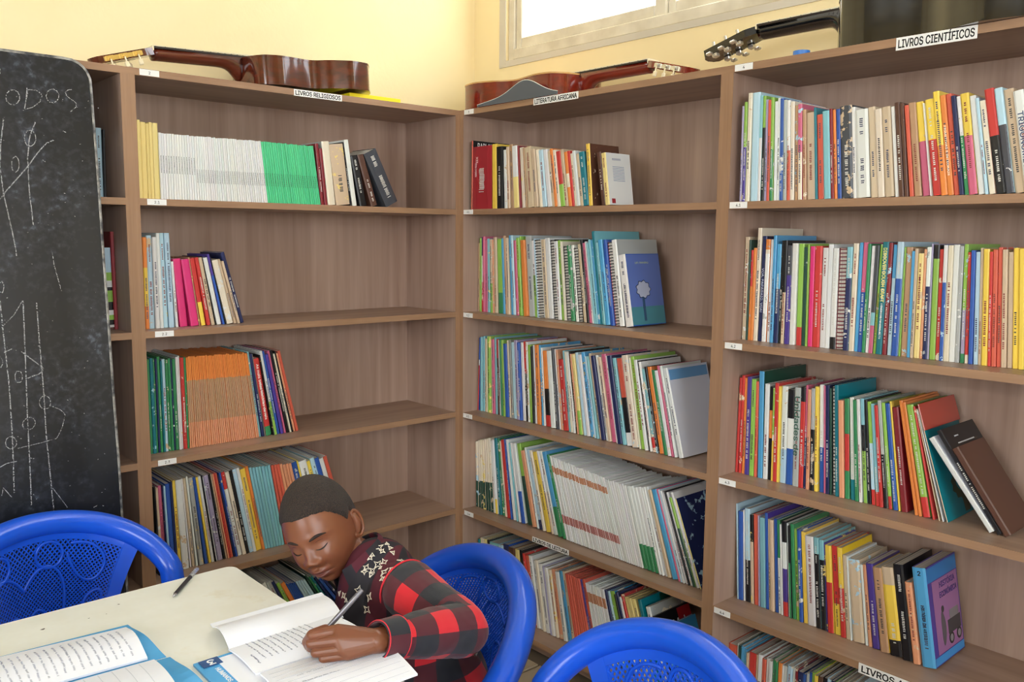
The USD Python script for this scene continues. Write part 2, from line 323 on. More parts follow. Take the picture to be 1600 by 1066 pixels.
def special(t, b, w, d, h):
    st = b['style']
    if st == 'dough':
        text_on(t, 's', 'DISCOVER DOUGH CRAFT', w * .55, w, 0, h * .95, (240, 232, 120), width=h * .48); text_on(t, 's', 'OVER 200 FUN PROJECTS', w * .28, w, 0, h * .44, (226, 232, 236), width=h * .30)
    elif st == 'voa': text_on(t, 's', 'VOA, PAPAGAIO, VOA!', w * .5, w, 0, h * .70, (206, 214, 232), bold=False, width=h * .42)
    elif st == 'uni': text_on(t, 's', 'Unidades de', w * .8, w, 0, h * .92, (60, 96, 84), width=h * .6)
    elif st == 'spec': text_on(t, 's', 'As mais belas histórias de reis', w * .42, w, 0, h * .93, (240, 232, 226), width=h * .72)
    elif st == 'red': text_on(t, 's', 'XII', w * .10, w * .5, 0, h * .84, (226, 190, 190)); text_on(t, 's', 'Obras completas', w * .09, w * .4, 0, h * .74, (226, 190, 190), width=h * .22)
    elif st == 'parl': text_on(t, 'c', 'PARLAMENTO', h * .085, w, d * .12, h * .885, (226, 226, 226), width=d * .72)
    elif st == 'trig': text_on(t, 's', 'TRIGONOMETRIA', w * .55, w, 0, h * .80, (74, 90, 120), width=h * .7)
    elif st == 'prim': text_on(t, 's', 'PRIMITIVAS E INTEGRAIS', w * .36, w, 0, h * .70, (246, 232, 214), width=h * .5)
    elif st == 'hist':
        text_on(t, 's', 'HISTÓRIA DA ARTE 2', w * .22, w, 0, h * .62, (24, 44, 66), width=h * .34); text_on(t, 'u', '2', w * .34, w, 0, h * .92, (20, 30, 44)); panel_on(t, 'cover_panel', w, rect(d * .14, d * .97, h * .10, h * .83), (158, 108, 160)); panel_on(t, 'cover_band', w, rect(d * .02, d * .99, h * .84, h * .985), (40, 124, 196)); panel_on(t, 'cover_band', w, rect(d * .02, d * .99, h * .012, h * .09), (60, 146, 214))
        panel_on(t, 'engraving', w, rect(d * .52, d * .95, h * .24, h * .38), (58, 58, 64), .0006); panel_on(t, 'engraving', w, rect(d * .60, d * .90, h * .38, h * .47), (128, 124, 128), .0006)
        for cy in (.60, .86): panel_on(t, 'engraving', w, blob(d * cy, h * .19, d * .085, h * .06), (40, 40, 46), .0006); panel_on(t, 'engraving', w, blob(d * cy, h * .19, d * .05, h * .036), (140, 136, 142), .0009)
        panel_on(t, 'engraving', w, blob(d * .38, h * .33, d * .07, h * .17, 20, 3, .1), (92, 88, 94), .0006); panel_on(t, 'engraving', w, blob(d * .40, h * .52, d * .045, h * .035), (60, 58, 62), .0006)
        text_on(t, 'c', 'HISTÓRIA', h * .055, w + .0006, d * .36, h * .74, (58, 44, 118), width=d * .52); text_on(t, 'c', 'ECONÓMICA', h * .055, w + .0006, d * .34, h * .64, (58, 44, 118), width=d * .58)
    elif st == 'tree':
        panel_on(t, 'cover_band', w, rect(d * .01, d * .99, h * .01, h * .26), (70, 136, 150)); panel_on(t, 'cover_band', w, rect(d * .01, d * .99, h * .26, h * .99), (92, 116, 186)); panel_on(t, 'trunk', w, rect(d * .36, d * .43, h * .06, h * .40), (48, 84, 120), .0006)
        panel_on(t, 'foliage', w, blob(d * .42, h * .50, d * .21, h * .125, 40, 9, .1), (44, 58, 92), .0006); panel_on(t, 'foliage', w, blob(d * .42, h * .50, d * .19, h * .112, 40, 9, .1), (178, 186, 210), .0009)
        text_on(t, 'c', 'um menino', h * .035, w + .0004, d * .25, h * .86, (170, 184, 140), bold=False, width=d * .4); text_on(t, 's', 'um menino curioso', w * .3, w, 0, h * .6, (90, 90, 110), bold=False, width=h * .4)
    elif st == 'memo':
        for zz, ln in ((.90, .12), (.83, .5), (.77, .2)): panel_on(t, 'cover_lines', w, rect(d * .25, d * (.25 + ln), h * zz, h * (zz + .012)), (206, 208, 210))
    elif st == 'bk':
        for zz in np.arange(.46, .76, .03): panel_on(t, 'cover_lines', w, rect(d * .25, d * .72, h * zz, h * (zz + .012)), (150, 160, 184))
        panel_on(t, 'cover_mark', w, rect(d * .12, d * .26, h * .03, h * .12), (150, 40, 46)); panel_on(t, 'cover_lines', w, rect(d * .25, d * .6, h * .86, h * .9), (176, 180, 192))
    elif st == 'pad': panel_on(t, 'cover_band', w, rect(d * .03, d * .97, h * .86, h * .975), (112, 170, 224))
    elif st == 'wreath':
        obj('red_flap', bbox(w + .0008, w + .0030, -.004, d + .004, h * .80, h * 1.035, .0009), 'red_plastic', t, label='red plastic flap bent over the top of the cover')
        panel_on(t, 'wreath', w, blob(d * .62, h * .27, d * .27, h * .14, 44, 11, .08), (52, 58, 30)); panel_on(t, 'wreath_centre', w, blob(d * .62, h * .28, d * .15, h * .08, 30), (42, 140, 160), .0006); panel_on(t, 'wreath', w, rect(d * .55, d * .70, h * .02, h * .14), (60, 56, 30)); text_on(t, 'c', 'coroas', h * .03, w + .0002, d * .4, h * .52, (190, 220, 224), bold=False)
    elif st == 'teal': panel_on(t, 'cover_panel', w, rect(d * .45, d * .99, h * .5, h * .99), (20, 92, 74)); text_on(t, 'c', 'ensino básico', h * .03, w + .0006, d * .35, h * .86, (200, 220, 210), width=d * .4)
    elif st == 'msl': panel_on(t, 'cover_panel', w, rect(d * .62, d * .99, h * .80, h * .98), (190, 34, 44)); text_on(t, 'c', 'Msl', h * .12, w + .0006, d * .42, h * .74, (232, 232, 232))
BOOKS = []      # every book, for labelling at the end
ORD = 'first second third fourth fifth sixth seventh eighth ninth tenth eleventh twelfth thirteenth fourteenth fifteenth sixteenth seventeenth eighteenth nineteenth twentieth'.split()
CASE = dict(A='bookcase behind the blackboard', B='left bookcase', C='corner bookcase', D='right bookcase')
SHELF = {1: 'top', 2: 'second', 3: 'third', 4: 'fourth', 5: 'bottom'}

def make_book(b, along, unit, shelf, sb, lean, w, h, r, run_id, tilt_up=0.0):
    """along: distance of the book's lower left corner along the unit's front (world x for B, world -y for C and D)"""
    wpx = w
    kind = ('spiral_notebook', 'notebook') if b['spiral'] else ('magazine', 'booklet') if b['run'] >= 20 else ('booklet', 'booklet') if w < 0.008 else ('thick_book', 'book') if w > 0.024 else ('textbook', 'book') if h > 0.245 else ('paperback', 'book')  # names go by size and run length: long runs are booklets, tall ones paperbacks
    isB = unit in 'AB'
    loc = (along, sb, Z[shelf] + 0.0004) if isB else (sb, -along, Z[shelf] + 0.0004)
    t = thing(kind[0], None, kind[1], loc, 0 if isB else -90)
    if abs(lean) > 1e-4: UsdGeom.Xformable(t).AddRotateYOp().Set(-math.degrees(lean))
    d = min(0.74 * h, DB - 0.012 - sb, 0.21) * r.uniform(0.94, 1.0)
    base = [np.array(lin(COL[c][1])) for c in b['cols']]; base = [c * .90 + lum(c) * .10 for c in base]
    if b['run'] == 1: base = [jit(c, r) for c in base]
    else: base = [jit(c, r, 0.05) for c in base]
    cuts = [1.0] + [1 - s for s in b['splits']] + [0.0]          # from the top down
    bands = Bands((h * cuts[i + 1], h * cuts[i], base[i]) for i in range(len(base))); bands.reverse()
    cv = np.array(lin(COL[b['cover']][1])) if b['cover'] else base[0] * 0.9 + 0.02
    bands.left, bands.right = (base[0] if not b['cover'] else cv), cv
    V, F, C = cover_mesh(w, d, h, bands, 0.0022 if kind[0] == 'thick_book' else 0.0007 if w < 0.012 else 0.001)
    if not b['spiral']:
        c = obj('cover', (V, F), 'printed_cover', t)
        facecolor(c, C)
        worn = b['style'] == 'm' or (b['run'] == 1 and r.random() < 0.33 and w < 0.02 and b['style'] is None)
        ink = np.array(lin(COL[r.choice('wwAAgBYW')][1])) if worn else base[0]
        primvar(c, 'ink', _T.Color3fArray, [c3(ink)]); primvar(c, 'wear', _T.FloatArray, [float(r.uniform(.34, .42) if worn else 0.0)])
        tc = 0.0009 if w > 0.003 else 0.0005
        obj('pages', box(tc + 0.0002, w - tc - 0.0002, 0.0026, d - 0.002, 0.0012, h - 0.0012), 'page_block', t)
    else:
        c = obj('cover', join(box(0, 0.001, 0.004, d, 0, h), box(w - 0.001, w, 0.004, d, 0, h)), 'printed_cover', t)
        primvar(c, 'Cd', _T.Color3fArray, [c3(base[0])]); primvar(c, 'ink', _T.Color3fArray, [c3(base[0])]); primvar(c, 'wear', _T.FloatArray, [0.0])
        obj('pages', box(0.0014, w - 0.0014, 0.005, d - 0.002, 0.001, h - 0.001), 'page_block', t)
        rings = []; n = int(h / 0.0088); rr = w * 0.5 - 0.0014
        for k in range(n):
            z = (k + 0.5) * h / n; a = np.linspace(0, 2 * math.pi, 11)
            rings.append(tube(np.c_[w / 2 + rr * np.cos(a), 0.004 + rr * 0.8 * np.sin(a), z + a * 0.0002], 0.0014, 5, False))
        obj('spiral_binding', join(rings), 'wire_maroon' if b['cols'][0] == 'm' else 'wire_black', t, label='row of wire binding loops', kind='stuff')
    # printed lettering on the spine
    if not b['spiral']:
        st = b['style']
        if st == 'a':
            V1, F1 = dashes(w, h, h * .40, h * .66, None, r, .3, gap=0.0); flat(t, 'spine_lettering', V1, F1, lin((60, 60, 60)))
        elif st == 'b':
            V1, F1 = dashes(w, h, h * .28, h * .48, None, r, .3, gap=0.0); flat(t, 'spine_lettering', V1, F1, lin((60, 60, 60)))
        elif st == 'none': pass
        elif w > 0.0055 and (b['run'] == 1) and r.random() < 0.75:
            col = lin((206, 206, 200)) if lum(base[-1]) < 0.22 else lin(r.choice([(70, 68, 68), (74, 78, 100), (130, 60, 56)]))
            a = r.uniform(.08, .3); e = a + r.uniform(.25, .5)
            V1, F1 = dashes(w, h, h * a, h * e, None, r, .42 if w < .014 else .3); flat(t, 'spine_lettering', V1, F1, col)
            if w > 0.011 and r.random() < .6:
                V2, F2 = dashes(w * 1.0, h, h * .72, h * .9, None, r, .3); flat(t, 'spine_lettering', V2, F2, col)
    special(t, b, w, d, h)
    b.update(prim=t, unit=unit, shelf=shelf, width=w, kind=kind[0].replace('_', ' '), run_id=run_id, x=along, h=h, d=d, lean=lean)
    BOOKS.append(b); return b

_run = [0]
def row(unit, shelf, sb, segs):
    """segs: list of ((ub, ut, vt), (ub, ut, vt), tokens): pixel column where the spine meets the shelf, pixel of the spine's top"""
    r = random.Random(unit + str(shelf)); W = dict(A=-WB, B=-WB, C=0.0, D=YD)[unit]
    isB = unit in 'AB'; ax = 1 if isB else 0; zs = Z[shelf]
    def bottom(u):                         # along-position where column u meets the line on the shelf at setback sb
        lo, hi = -2.4, 2.6
        for _ in range(60):
            m = (lo + hi) / 2; P = (m, sb, zs) if isB else (sb, -m, zs)
            if proj(P)[0] < u: lo = m
            else: hi = m
        return lo
    def top(u, v):
        P = on(u, v, ax, sb); return (P[0] if isB else -P[1]), P[2] - zs
    last = None
    for (a, b, toks) in segs:
        ends = []
        for (ub, ut, vt) in (a, b):
            tx, tz = top(ut, vt)
            bxx = bottom(ub) if ub is not None else tx
            ends.append((bxx, math.atan2(bxx - tx, tz), math.hypot(bxx - tx, tz)))
        bs = parse(toks); tot = sum(x.get('gap', x.get('w', 0)) for x in bs)
        x0, x1 = ends[0][0], ends[1][0]
        lo0 = dict(A=-9.0, B=-WB + T + 0.001, C=T + 0.001, D=WC + T + 0.001)[unit]
        if last is None: x0 = max(x0, lo0)
        elif x0 < lo0: x0 = lo0
        run_ids = {}
        def lay(k, emit=False):
            x, prev, acc = x0, last, 0.0
            for i, bk in enumerate(bs):
                ww = bk.get('gap', bk.get('w', 0)) / tot * (x1 - x0)
                f = (acc + ww / 2 / 1) / (x1 - x0) if x1 > x0 else 0
                acc += ww
                if 'gap' in bk: x += ww * k; continue
                th = ends[0][1] + (ends[1][1] - ends[0][1]) * f; hh = (ends[0][2] + (ends[1][2] - ends[0][2]) * f) * bk['hm'] * (1 + (hash_(unit, shelf, i, x1) if bk['run'] > 1 else 3 * hash_(unit, shelf, i, x1)) * 0.008)
                wd = max(ww * k * math.cos(th) * 0.985, 0.0018)
                if prev is not None:
                    px, pw, pth, ph = prev
                    rx, rz = px + pw * math.cos(pth), pw * math.sin(pth)           # foot of the previous right side
                    need = rx + 0.0003 if rz < 1e-6 else rx + rz * math.tan(pth) + 0.0003
                    if th > pth:                                                    # meets near the top
                        zt = min(ph * math.cos(pth) + rz, hh * math.cos(th))
                        need = max(need, rx - (zt - rz) * math.tan(pth) + zt * math.tan(th) + 0.0003)
                    x = max(x, need)
                elif th > 0 and i == 0: x = max(x, lo0 + hh * math.sin(th))
                if emit:
                    rid = None
                    if bk['run'] > 1:
                        if bk['tok'] not in run_ids: _run[0] += 1; run_ids[bk['tok']] = _run[0]
                        rid = run_ids[bk['tok']]
                    make_book(bk, x, unit, shelf, sb + 0.006 * (0.5 + hash_(unit, i, shelf, x0) / 2) * (0.4 if bk['run'] > 1 else 1), th, wd, hh, r, rid)
                prev = (x, wd, th, hh); x = x + wd / math.cos(th) + 0.0003
            return x, prev
        lo, hi = 0.3, 1.0
        if lay(1.0)[0] > x1 + 0.0005:
            for _ in range(25):
                m = (lo + hi) / 2
                if lay(m)[0] > x1 + 0.0005: hi = m
                else: lo = m
        else: lo = 1.0
        _, last = lay(lo, True)
def hash_(*a):
    return random.Random(repr(a)).uniform(-1, 1)

S = row
S('B', 1, 0.03, [((217.7, 213.2, 189), (252, 246.8, 192), 'Y6@none Y9@none Y5@none Y6@none Y9@none'),
    ((252, 247.6, 207.4), (309, 303, 213), '14*w4.1@a'), ((309, 303, 213), (419.3, 407.7, 221.2), '32*w3.4@b'),
    ((419.5, 408.2, 221.7), (502, 490, 229), '25*E3.3@b'),
    ((503, 494, 225), (559, 545, 221), 'm5 m4.5^.92 W12^1.03!g@none A23^.95@m k3 w7.5'),
    ((560, 549, 246), (626, 582, 243), 'k15 N14 d32!d')])
S('B', 2, 0.06, [((228, 222.8, 367.6), (273.2, 264.5, 367.6), 'oyo33.75:7 B9 w7 w6 B8 B9'), ((273.2, 265.5, 406.6), (311, 292.5, 404), 'w4.5^.97 P13.5@none P14@none'),
    ((311, 294, 403), (383, 351, 394.5), 'T3@m ry65:9@none r7 A7^.97 k2 w9^.94 vb30:5 k2^.95 W13^.9@m A6^.9 A5^.9 n8')])
S('B', 3, 0.075, [((236.4, 229.8, 562), (281, 274, 559.5), 'e4 t5 e3 n3 e4 t3 B5@m e4 e4 n2.5 e5'), ((281, 274, 559.5), (297, 290.4, 558.5), 'w3.5 w2.5 r5 e3'),
    ((297, 290.4, 558.5), (405.4, 386.3, 552.3), '36*oTO26.72:3'), ((406, 387, 552.3), (468.4, 439, 551), 'c4 n5 G1.5 re88:11^.95@spec k2^.95 wl60:5 b5 v6 p4 k5 W4 k2 O4 F6')])
S('B', 4, 0.06, [((249, 240, 764), (285, 274, 751), 'k3 A4 p5.5 n2 B3 b7@none n4 y5'), ((285, 275, 751), (331, 309, 746), 'w14@m w3 A6 w4 g10@m b7@none y5'),
    ((331, 309.5, 746), (379, 351, 740), 'w7@m k2.5 w3 L12@m k5 A3 O4 r3 F6 n3 b5 rw20:10@m'), ((380, 352, 738), (415, 388.7, 732), 'W5.5 k5 B6 w4 y9 o4'),
    ((415, 389, 731), (445, 422.5, 728.4), '7*c4.3'), ((446, 424, 728), (482, 455, 725), '3*F4 4*O4'), ((483, 456, 724), (545, 512, 716), 'b8 y2 w10@m y5 B6 b6 w6 F6')])
S('B', 5, 0.06, [((330, 300, 925), (480, 430, 912), 'n8 w9 e6 A8 r6 w10 G9 b7 w8 A9 k6 w8 O7 c8 w9 g8 n6'), ((480, 431, 913), (497, 445, 914), 'l7 o9'), ((497, 446, 914), (514, 461, 912), '5*b3.3'),
    ((514, 462, 910), (531, 477, 907), '4*B4'), ((531, 477, 899), (580, 516, 910), 'D4 e4 t5 n5 b6 n6 k6')])
S('C', 1, 0.012, [((734.5, 735.5, 226.5), (766.5, 766, 229), 'F2^1.09!k@parl R30@red'), ((766.5, 766.6, 226), (861, 853, 235), 'y8.5^1.02@none k10.6 w5.5^.95 A5^.98 T6^1.03 wY9@none m2 W6 T3 A10.5 A7 W5 B7@m w7'),
    ((861, 853, 235), (919, 911, 237), 'A5 o5 W5 rl60:7.5^.96@none A5 oWo40.65:5@none r4@none W4^.97 w5 A5^.95 t9^.97'), ((919, 914, 224), (925, 920, 225), 'y6!N'), ((938, 929, 240), (952, 946, 239.5), 'N6 Y6!w@bk')])
S('C', 2, 0.06, [((745, 745.5, 373), (815, 809, 370), 'T2.3^.95 l3 nwr25.60:3 p4 p4^.97 c3.5 Al60:4 O2 A5 le72:8@none s4 T3 A4^.98 s4 B4 p4^.93 l5'),
    ((815, 809, 371), (884, 877, 378), 'l2 o7^.95@none g9 wl45:4.5^.97 B2 ~w8 A6 w7^1.03 ~k6^1.02 w5 l4 W3'), ((884, 878, 379), (930, 917, 378), '~k7^.97 e7^.97 w5^.97 ~k7^.95 A5^.95 k4 p5 w3 c3'),
    ((930, 917.5, 377), (974, 961, 379), 'c4 s4 t6^1.13!c@none c4^.98 s8 b3^.97 b5 ~r8^1.02 w9!g'), ((976, 963.5, 401), (988, 974.5, 400.5), 'w12!b@tree')])
S('C', 3, 0.065, [((742, 746, 527.5), (747, 749, 527.5), 'bwr30.38:5'), ((748, 748.5, 526), (795, 790, 532), 'c4 c3.5 A3 W3 l6 W2 p5 c3.5 rN25:4^1.01 g3 e3.5 l4 b7^.97@none'), ((795, 790, 532), (837, 833, 540), 'W3.5 G3 B6 L5 b4 w5 rk40:4 w3 l5 k3 w3'),
    ((837, 833, 540), (886.5, 876, 550), 'o8^1.02 s3 w3 okr50.85:9^.95@none w9^.97@m d4 w3 O3 r9^.89'), ((886.5, 876.5, 550), (938.8, 921, 556), 'c4 W4 w4 k2.5 O3 Yl70:6 B5 w6@m s6@m B3 c4 A4'),
    ((938.8, 921.5, 556), (997, 980, 559), 'n6@none w4 A5 p7 w2 n7@none c5 Fkw45.85:9@none W9@m'), ((997, 980.5, 559), (1056, 1032, 574), 'W3 l8 w7 k2 w5 cr82:7^.93 k5^.93 o9^.93 e7^.94 w7^.94 p4 w5'), ((1057, 1033, 576), (1066, 1038, 577), 'w8!X@pad')])
S('C', 4, 0.055, [((741.6, 740.7, 689.4), (770, 764, 686), '7*WD60:4@m'), ((770, 764, 686), (797, 786, 688), 'w3.5 wy80:4 t6 e4 W4 r7@none'), ((797, 786.5, 688), (837, 816, 700), 'b3 w6 c3 w4 wb60:8@none lD40:8@none O8^.97@none'),
    ((837, 816.5, 700), (884, 857.5, 713.5), 'w3 Bn88:6 W5 y8 wA50:4 w6 se65:8@none e5'), ((884, 857.5, 713.5), (975, 943, 748), '30*wSwqw12.20.70.80:3'), ((975, 943.5, 749), (1005, 977, 760), '9*w3.3'),
    ((1005, 977.5, 760), (1029, 1000, 764), '4*we70:6'), ((1029, 1000.5, 764), (1058, 1023, 766), 'w4 w4 w4 A6 s9.5@none'), ((1058, 1024, 768), (1094, 1052, 774), 'p4 B4 w5 w5 k2.5 w5 lD35:6^.95 w6 Y3^.95!n')])
S('C', 5, 0.065, [((752, 746, 842), (822, 814, 860), 't3!e W6 Y4 k3 c14 B6 n8!b N9 Y6 k4'), ((828, 815, 864), (872, 859, 891), 'r4 F5 w5 w4 W4 w6 L2 w5 W4'), ((872, 859.5, 891), (898, 881, 897), 'O7 w8 s7 A6'),
    ((898, 881, 897), (925, 904, 906), '7*F3.3'), ((925, 904, 906), (933, 913, 911), 'v2.5 F5'), ((933, 913, 911), (966, 942, 923), '10*wSw12.25:3.5'), ((966, 943, 923), (1022, 990, 940), 'n4 B4 l8!s k3 n4 w4 r4 Y6 Y6 Y6'),
    ((1024, 996, 940), (1030, 1002, 942), 't6!t@teal'), ((1038, 1007, 950), (1046, 1015, 951), 'w8!g'), ((1048, 1014, 962), (1055, 1021, 963), 'k6!k@msl'), ((1062, 1034, 982), (1068, 1040, 983), 's5!s')])
S('D', 1, 0.01, [((1154, 1159, 163), (1162, 1166, 163), 'L3.5 lv45:5@m'), ((1162, 1168, 146), (1181, 1185, 148), 'W6 B11@none'), ((1181, 1186, 152), (1232, 1233, 158), 'cw40:4.5 lk30:4.5 L4 F4.5 le50:4.5 w4.5 w4 b5@m g5 wF50:5'),
    ((1232, 1234, 158), (1276, 1274, 172), 'W6.5 T6 pW50:6.5@m T5.5^.96 A13^.96 t3.5'), ((1276, 1274, 174), (1331, 1328, 171), 'F9.5^.98 c10@none m4 o4 b5.5^1.02 d17^1.02@m'), ((1331, 1328.5, 171), (1403, 1396, 168), 'w6^1.02 w22 A11.5 W11.5 A14 w6.5^1.03'),
    ((1403, 1396.5, 163), (1469, 1455, 158), 'N9 N6 F7 T12 yp42:12^1.02 w2^.98 yr42:13.5'), ((1469, 1456, 150), (1526, 1512, 149), 'yo52:9.5^1.03 o8@prim F8 n6^.98 we40:6^.97 yp42:12^1.02'), ((1526, 1512.5, 152), (1571, 1551, 147), 'w10 B5^.96 W10^.96 rk45:15^1.05'),
    ((1571, 1552, 138), (1640, 1619, 138), 'Bd35:9 A11 w11^.98@trig n5^.98 W9')])
S('D', 2, 0.075, [((1154, 1160, 369), (1181, 1189, 366), 'A8 D3^.97 ro40:4^.85 o5^.86 W7^1.04'), ((1181, 1189.5, 372), (1206, 1213, 369), 'n7@voa oWw10.14:7 w5^.98 s5^1.02'), ((1206, 1213, 378), (1259, 1264, 384), 'sn45:7@m k4 kA50:5 dv30:8@m w8.5 lr82:8 D6@m l2.5'),
    ((1259, 1264, 385), (1303, 1310, 386), 'P6 r9 w7 w6 wk88:7'), ((1303, 1310, 388), (1324, 1332, 384), '~m10 cn30:7'), ((1324, 1332, 384), (1366, 1379, 379), 'W9 s6@none pb45:8 e5 w6 dcp62.74:7 l5'), ((1366, 1379, 375), (1404, 1414, 383), 't9@dough m5 sB30:6 Bb32:9 l2'),
    ((1404, 1414, 384), (1446, 1454, 387), 'T11 s5^.97@none A5^.96 Y9^.95 O4 wn35:7'), ((1446, 1454, 383), (1490, 1499, 381), 'L2 kl12:8 r6^.96 wb32:5 W7 w8'), ((1490, 1499, 384), (1518, 1523, 390), 'g6 lLe55.92:6^1.02 rW92:5^.98@m b6@none'),
    ((1518, 1523, 391), (1640, 1640, 392), 'B6 A4 y8 r4 F6 F5.5 A6.5 A6.5 y7 y7.5 c5.5 w8 b8 W8')])
S('D', 3, 0.07, [((1144, 1152, 590), (1161, 1166, 588), 'r5@m r6 o6'), ((1161, 1166.5, 592), (1181, 1185, 592), 'v7 l7 F4^.97'), ((1182, 1186, 582), (1190, 1192.5, 584), 's8!D@none'), ((1190, 1194, 602), (1224.6, 1229, 606), 'w7 kok25.55:6@none ly50:3 r6^1.02 y3 wB65:9'),
    ((1224.6, 1229, 607), (1253, 1258, 606), 'kwb30.62:11@none g9@uni kr14:7'), ((1253, 1258, 606), (1288, 1288, 603), 'pn50:4 O6 gk40:7@m y6 wb58:8 p3'), ((1288, 1288.5, 606), (1318, 1316, 607), 'n6 D3 ~k5 t6^1.04!t O8^.88@none'),
    ((1318, 1318, 622), (1373, 1364, 630), 'ere35.72:8@none wt80:7 e6 w5 ckl25.50:6 k5 lBr40.85:6 cr86:6'), ((1373, 1364.5, 630), (1401, 1387, 629), 'r6^.97 gk50:6 lr88:6 b8'), ((1401, 1387.5, 631), (1416, 1400, 632), 'y2 m7^.98!m'),
    ((1428, 1404, 630), (1452, 1424, 634), 'o5 o4 lr82:10'), ((1452, 1424.5, 634), (1478, 1431, 643), 'r9 A5 w5 A6!t@wreath'), ((1544, 1449, 684), (1556, 1457, 685), 'w10!X@none'), ((1557, 1461, 676), (1567, 1472, 677), 'k8!k@memo'), ((1569, 1489, 706), (1584, 1500, 706), 'N14!N@none')])
S('D', 4, 0.085, [((1150, 1149, 785), (1153, 1151, 786), 'B2'), ((1153, 1153, 800), (1176, 1174, 803), 'b7 w2 Bk55:8^1.04 kA30:5^.97'), ((1176, 1175, 805), (1203, 1201, 812), 'F7 L2 c8@none b4^1.05!v@none A3'), ((1203, 1201, 813), (1242, 1238, 822), 'A6 b6 ew40:5 w3 kwvr22.50.85:8@none w3 ke40:3 e6'),
    ((1242, 1238, 824), (1274, 1269, 838), 'l4@m b4^.99 y5^.98@none w9.5^.96'), ((1274, 1269.5, 839), (1290, 1285, 847), 'ck18:7 ck22:7'), ((1290, 1285.5, 852), (1321, 1314, 857), 'v2 yr42:9 ry65:9 yr45:8!y'), ((1321, 1315, 866), (1349, 1340, 880), 'A6 w2 A17@m'), ((1349, 1340.5, 882), (1373, 1361, 885), 'w4 O5 v11'),
    ((1374, 1362, 887), (1409, 1393, 891), 'T13!y Ayk20.82:17'), ((1409, 1393.5, 887), (1425, 1410.5, 886), 'k16!k'), ((1426, 1412, 910), (1437, 1423, 911), 'O10'), ((1440, 1424, 893), (1462, 1444, 892), 's21!v@hist')])
S('D', 5, 0.075, [((None, 1135, 1002), (None, 1169, 1019), 'F12 w3 D2 s5 s4 A3'), ((None, 1169, 1019), (None, 1214, 1037), 'r10@none A3 w6 F5 w4 w4 ew30:7'), ((None, 1214, 1037), (None, 1277, 1058), 'ol50:6 w3 w6 B8 w4 m4 n8 b4 g4 b4 l4 y5'), ((None, 1277, 1059), (None, 1330, 1078), 'N6 k5 B6 n4 l5 w4 A6 B7')])
S('A', 1, 0.10, [((128, 124, 199), (163, 159, 200), 'w10 g9 B8'), ((163, 160, 201), (167, 164, 201), 'k5')])
S('A', 2, 0.10, [((140, 134, 386), (166, 158, 386), 'B8 w7 s8'), ((167, 159, 386), (180, 173, 386), 'BlwklkwlkwN30.40.48.52.66.76.82.88.94.97:14@none'), ((180, 173, 362), (186, 178, 362), 'm6')])


# ------------------------------------------------------------------ table
mat('cream_laminate', {'g': ('geometry', {}), 'n': ('noise_texture', {'scale': 7.0, 'detail': 6.0, 'roughness': 0.7}), 'r': ('rgb_ramp', {'ramp': [(0.25, lin((226, 226, 214))), (0.6, lin((234, 236, 228))), (0.8, lin((222, 216, 192)))]}), 'p': ('principled_bsdf', {'roughness': 0.4})},
    [('g.position', 'n.vector'), ('n.fac', 'r.fac'), ('r.color', 'p.base_color')])
plain('steel_grey', (120, 122, 126), 0.35, metallic=0.6)
plain('stain_grey', (96, 92, 84), 0.6)
TZ = 0.73
def rrect(x0, x1, y0, y1, r, z0, z1, ch=0.004):
    cs = m3.CrossSection([[(x0, y0), (x1, y0), (x1, y1), (x0, y1)]]).offset(-r, m3.JoinType.Round).offset(r, m3.JoinType.Round, 2, 24)
    lo = cs.offset(-ch, m3.JoinType.Round)
    me = m3.Manifold.batch_hull([cs.extrude(z1 - z0 - 2 * ch).translate([0, 0, z0 + ch]), lo.extrude(z1 - z0).translate([0, 0, z0])]).to_mesh()
    return trimesh.Trimesh(me.vert_properties[:, :3], me.tri_verts, process=False)
TX0, TX1, TY0, TY1 = -2.42, -1.176, -1.78, -0.787
tb = thing('table', 'cream laminate topped table with open workbooks on it', 'table')
obj('table_top', rrect(TX0, TX1, TY0, TY1, 0.022, TZ - 0.028, TZ), 'cream_laminate', tb)
obj('apron', join(box(TX0 + 0.08, TX1 - 0.08, TY0 + 0.07, TY0 + 0.09, TZ - 0.09, TZ - 0.0285), box(TX0 + 0.08, TX1 - 0.08, TY1 - 0.09, TY1 - 0.07, TZ - 0.09, TZ - 0.0285),
                  box(TX0 + 0.07, TX0 + 0.09, TY0 + 0.09, TY1 - 0.09, TZ - 0.09, TZ - 0.0285), box(TX1 - 0.09, TX1 - 0.07, TY0 + 0.09, TY1 - 0.09, TZ - 0.09, TZ - 0.0285)), 'steel_grey', tb)
for x in (TX0 + 0.08, TX1 - 0.08):
    for y in (TY0 + 0.08, TY1 - 0.08): obj('leg', tube([(x, y, 0), (x, y, TZ - 0.0285)], 0.016, 14), 'steel_grey', tb, True)
def blot(x, y, rx, ry, a):
    th = np.linspace(0, 2 * np.pi, 11)[:-1]; k = 1 + 0.25 * np.sin(th * 3 + a)
    p = np.c_[rx * k * np.cos(th), ry * k * np.sin(th)]; c, s = np.cos(a), np.sin(a)
    V = np.vstack([np.c_[p[:, 0] * c - p[:, 1] * s + x, p[:, 0] * s + p[:, 1] * c + y, np.full(10, TZ + 0.0003)], [[x, y, TZ + 0.0003]]])
    return trimesh.Trimesh(V, [(i, (i + 1) % 10, 10) for i in range(10)], process=False)
obj('stain', join(blot(-1.528, -0.855, 0.0035, 0.0025, 0.3), blot(-1.405, -0.835, 0.0014, 0.002, 1.2), blot(-1.46, -0.86, 0.0016, 0.001, 0.2), blot(-1.433, -0.862, 0.001, 0.001, 0.2)), 'stain_grey', tb, label='small dark specks on the cream top')

